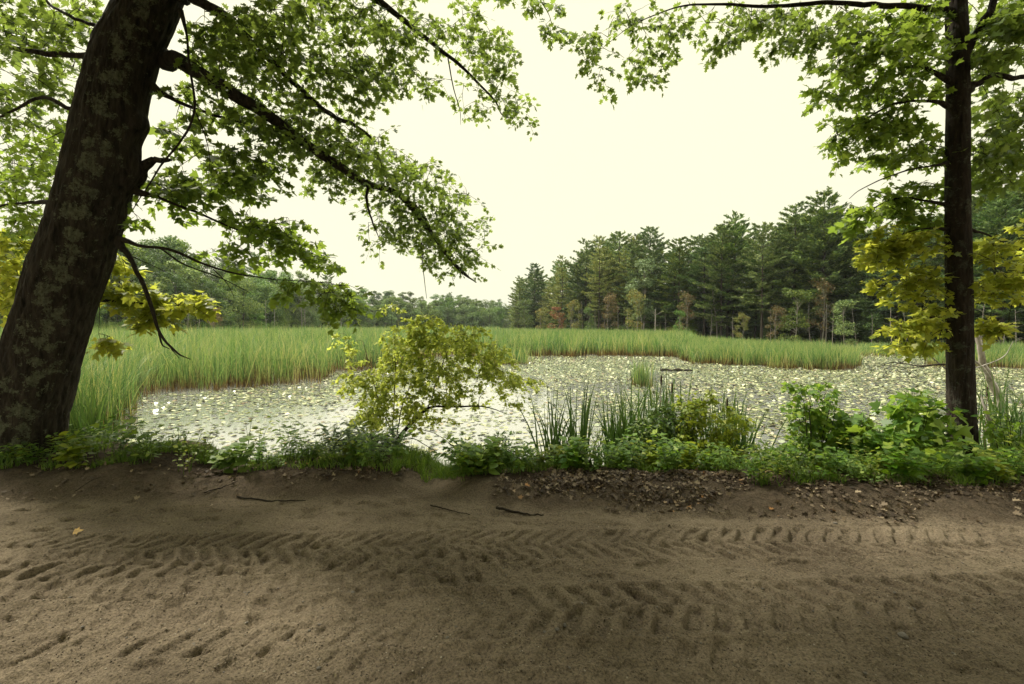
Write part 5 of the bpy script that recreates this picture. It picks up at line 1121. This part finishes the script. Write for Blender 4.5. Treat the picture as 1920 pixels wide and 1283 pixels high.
# leaf litter (stuff)
def litter():
    rng = np.random.default_rng(19)
    def reg(n, px0, px1, t0, t1): px = rng.uniform(px0, px1, n); y0 = 4.0; x = (px - CX) / FPX * 4.1; t = rng.uniform(t0, t1, n); return x, edge(x) + t
    a = [reg(8000, 1010, 2000, -.04, .75), reg(3400, 925, 1350, .08, .70), reg(900, 500, 740, .2, .7), reg(650, -60, 520, -.05, .6), reg(90, -60, 2000, -1.2, -.1), reg(2200, 1400, 2000, .5, 1.0)]
    x = np.concatenate([q[0] for q in a]); y = np.concatenate([q[1] for q in a]); dn = fbm(x * 2.2, y * 4, 8, 3); k = (dn > rng.uniform(-.45, .35, len(dn))) & (rng.random(len(dn)) < .35 + .65 * sst(0, .4, y - edge(x))); x, y = x[k], y[k]
    z = ground_z(x, y) + relief(x, y) + rng.uniform(.002, .022, len(x)); n = len(x); tip = rng.normal(size=(n, 3)); tip[:, 2] *= .35
    v, f = leaves(np.stack([x, y, z], 1), tip, np.array([0, 0, 1.0]) + rng.normal(0, .42, (n, 3)), .014 + .046 * rng.random(n) ** 1.6, OAK, .5, .4, rng)
    tag(obj('leaf_litter', mesh('leaf_litter', [(v, f)]), M['litter']), 'brown curled dead leaves scattered over the berm', kind='stuff')
litter()
# stones, twigs, fallen leaf
import bmesh
def stone_mesh(seed):
    rg = np.random.default_rng(seed); bm = bmesh.new(); bmesh.ops.create_icosphere(bm, subdivisions=3, radius=1)
    for v in bm.verts: v.co *= 1 + 0.22 * float(vn(v.co.x * 1.3 + seed, v.co.y * 1.3, v.co.z * 1.3)) + .06 * float(vn(v.co.x * 4, v.co.y * 4 + seed, v.co.z * 4)); v.co.z *= .62; v.co.x *= 1.2
    me = bpy.data.meshes.new('stone'); bm.to_mesh(me); bm.free(); me.materials.append(M['stone'])
    for p_ in me.polygons: p_.use_smooth = True
    return me
SMS = [stone_mesh(k) for k in range(3)]
def road_pt(px, py):
    y = CAMZ * FPX / (py - HY); x = (px - CX) / FPX * y; z = float(ground_z(x, y) + relief(np.array([x]), np.array([y]))[0]); return x, y, z
for i, (px, py, r, lb) in enumerate(((1091, 1146, .016, 'round grey pebble above the deep tread marks'), (1710, 1203, .020, 'largest grey stone on the right of the road'), (1060, 1186, .013, 'dark pebble inside a deep tread mark'),
    (1046, 1201, .011, 'small dark pebble just below the tread mark pebble'), (1042, 1056, .012, 'dark pebble between the two tyre tracks'), (1575, 990, .014, 'brown pebble at the foot of the right berm'), (655, 1119, .011, 'black pebble on the left half of the road'),
    (588, 1268, .009, 'tiny dark pebble near the front of the road'), (1728, 1145, .013, 'flat pale pebble above the largest stone'), (1440, 1106, .009, 'tiny pale pebble in the middle right of the road'), (836, 1218, .009, 'tiny dark pebble below the shoe print'))):
    x, y, z = road_pt(px, py); o = obj('pebble', SMS[i % 3], None); o.location = (x, y, z + r * .3); o.scale = (r, r, r); o.rotation_euler = (0, 0, i * 1.3); tag(o, lb, 'pebble')
rng = np.random.default_rng(55)
for i in range(110):
    px = rng.uniform(20, 1900); py = 1000 + 280 * rng.random() ** 1.2; r = rng.uniform(.003, .008)
    x, y, z = road_pt(px, py); o = obj('pebble', SMS[i % 3], None); o.location = (x, y, z + r * .2); o.scale = (r, r, r); o.rotation_euler = (0, 0, i); tag(o, 'tiny grit pebble lying loose in the sand of the road', 'pebble', 'grit pebbles loose on the road')
def stick(label, pts, r, mat='bark_twig'):
    w3 = np.array([(x_, y_, gz(x_, y_) + float(relief(np.array([x_]), np.array([y_]))[0]) + r * .8 + dz) for x_, y_, dz in pts]); ln = smoothline(w3, 16)
    ln[1:-1] += rng.normal(0, r * .35, (14, 3)); o = obj('stick', mesh('stick', [tubes(ln - ln[0], np.linspace(r, r * .45, 16), 7)], smooth=True), M[mat], None, tuple(ln[0]))
    return tag(o, label, 'stick')
def gp(px, py, h=0.0):
    y = (CAMZ - h) * FPX / (py - HY); return ((px - CX) / FPX * y, y)
stick('long thin dark stick lying along the foot of the left berm', [(*gp(438, 922, .08), .01), (*gp(500, 934, .05), 0), (*gp(568, 941, .03), .005)], .009)
stick('short forked stick on the berm left of the gap', [(*gp(375, 920, .08), .01), (*gp(420, 912, .08), .01), (*gp(440, 905, .1), .02)], .006)
stick('brown branch piece at the foot of the berm in the centre', [(*gp(930, 958, .02), .02), (*gp(975, 962, .02), .006), (*gp(1020, 970), .0)], .012)
stick('thin dark twig on the sand left of the brown branch piece', [(*gp(805, 957), .01), (*gp(840, 962), .004), (*gp(880, 972), .004)], .006)
stick('straight thin twig on the left berm', [(*gp(130, 925, .06), .02), (*gp(165, 915, .08), .03), (*gp(192, 908, .1), .03)], .004)
x, y, z = road_pt(132, 1008)
tag(obj('fallen_leaf', mesh('fallen_leaf', [leaves(np.zeros((1, 3)), [[1, .4, .2]], [[.1, -.5, 1]], .065, MAPLE)]), simple('yellow_leaf', (0.45, 0.27, 0.05), .6), None, (x - .03, y, z + .015)), 'single yellow leaf lying on the left of the road', 'leaf')
# dead birch trunk and bare limbs in the water on the right
def wood(name, label, ctrl, mat, extra=(), cat='dead branch'):
    c = np.array(ctrl[0][:3]); b = P(*c); root = thing(name, label, cat, tuple(float(q) for q in b)); loc = np.array(root.location)
    p, r = limb(ctrl, 26, 8, .12, len(label)); t = obj('trunk', mesh('trunk', [tubes(p - loc, r, 8)], smooth=True), M[mat], root)
    for i, e in enumerate(extra):
        p, r = limb(e, 16, 6, .1, i); obj('branch', mesh('branch', [tubes(p - loc, r, 6)], smooth=True), M[mat], root)
wood('dead_birch', 'pale dead birch trunk leaning behind the slim dark tree', [(1882, 765, 8.6, .075), (1866, 728, 8.6, .065), (1848, 695, 8.5, .055), (1838, 655, 8.4, .045), (1828, 618, 8.4, .035)], 'dead_birch',
     [[(1858, 712, 8.5, .035), (1845, 695, 8.3, .028), (1832, 680, 8.1, .022), (1822, 668, 8.0, .01)]], 'dead tree')
wood('fallen_limb', 'bare dark limb arching over the pads left of the slim trunk', [(1800, 685, 7.2, .018), (1760, 684, 7.3, .014), (1720, 686, 7.6, .011), (1675, 680, 8, .008), (1640, 690, 8.2, .004)], 'bark_twig',
     [[(1800, 715, 7.2, .012), (1770, 690, 7.4, .010), (1740, 665, 7.8, .008), (1700, 640, 8, .004)], [(1760, 684, 7.4, .006), (1700, 690, 7.6, .005), (1630, 680, 8, .003)], [(1700, 676, 7.8, .006), (1665, 690, 8, .004), (1640, 705, 8.1, .003)]])
wood('fallen_limb', 'dead grey limb slanting into the water right of the slim trunk', [(1892, 815, 7.4, .03), (1865, 800, 7.4, .026), (1848, 770, 7.4, .02), (1838, 740, 7.5, .012)], 'bark_pale',
     [[(1900, 640, 8.5, .004), (1880, 670, 8.4, .008), (1830, 690, 8, .010)]])
wood('sunken_log', 'dark waterlogged log floating among the pads in mid pond', [(1238, 694, 23.5, .07), (1262, 695, 23.4, .085), (1280, 695, 23.3, .075), (1300, 696, 23.3, .04)], 'bark_twig', [], 'log')

# loose crumbs of sand and grit (stuff)
def crumbs():
    rng = np.random.default_rng(71); n = 26000; px = rng.uniform(-20, 1940, n); py = 960 + 330 * rng.random(n) ** 0.9; y = CAMZ * FPX / (py - HY); x = (px - CX) / FPX * y
    k = fbm(x * 1.5, y * 2.2, 3, 3) > rng.uniform(-.6, .5, n); x, y = x[k], y[k]; n = len(x); r = .0018 + .0045 * rng.random(n) ** 4
    O6 = np.array([(1, 0, 0), (0, 1, 0), (-1, 0, 0), (0, -1, 0), (0, 0, .8), (0, 0, -.6)]); Ff = np.array([(0, 1, 4), (1, 2, 4), (2, 3, 4), (3, 0, 4), (1, 0, 5), (2, 1, 5), (3, 2, 5), (0, 3, 5)])
    a = rng.uniform(0, 6.28, n); c, s_ = np.cos(a)[:, None], np.sin(a)[:, None]; q = O6[None] * rng.uniform(.6, 1.3, (n, 6, 1))
    z = ground_z(x, y) + relief(x, y)
    V_ = np.stack([x[:, None] + r[:, None] * (q[..., 0] * c - q[..., 1] * s_), y[:, None] + r[:, None] * (q[..., 0] * s_ + q[..., 1] * c), z[:, None] + r[:, None] * (q[..., 2] + .35)], -1)
    F_ = (np.arange(n) * 6)[:, None, None] + Ff[None]
    tag(obj('grit', mesh('grit', [(V_.reshape(-1, 3), F_.reshape(-1, 3))]), simple('grit', None, .9, 1.4, .2, g((0, (.05, .04, .03)), (.45, (.14, .115, .085)), (.85, (.30, .25, .18)), (1, (.45, .40, .32))))), 'loose grit and crumbs of sand strewn over the road', kind='stuff')
crumbs()
# ------------------------------------------------------------------ thin summer haze
hz = bpy.data.materials.new('haze'); hz.use_nodes = True; t = hz.node_tree; t.nodes.clear()
pv = N(t, 'ShaderNodeVolumePrincipled'); pv.inputs['Color'].default_value = (0.86, 0.92, 0.97, 1); pv.inputs['Density'].default_value = 0.00014; pv.inputs['Anisotropy'].default_value = 0.2
o = N(t, 'ShaderNodeOutputMaterial'); t.links.new(pv.outputs[0], o.inputs['Volume'])
hb = np.array([(x, y, z) for x in (-720, 720) for y in (-70, 920) for z in (-3.0, 42.0)], float)
hf = np.array([(0, 1, 3, 2), (4, 6, 7, 5), (0, 4, 5, 1), (2, 3, 7, 6), (0, 2, 6, 4), (1, 5, 7, 3)])
tag(obj('haze', mesh('haze', [(hb, hf)]), hz), 'thin pale summer haze over the pond', kind='stuff')
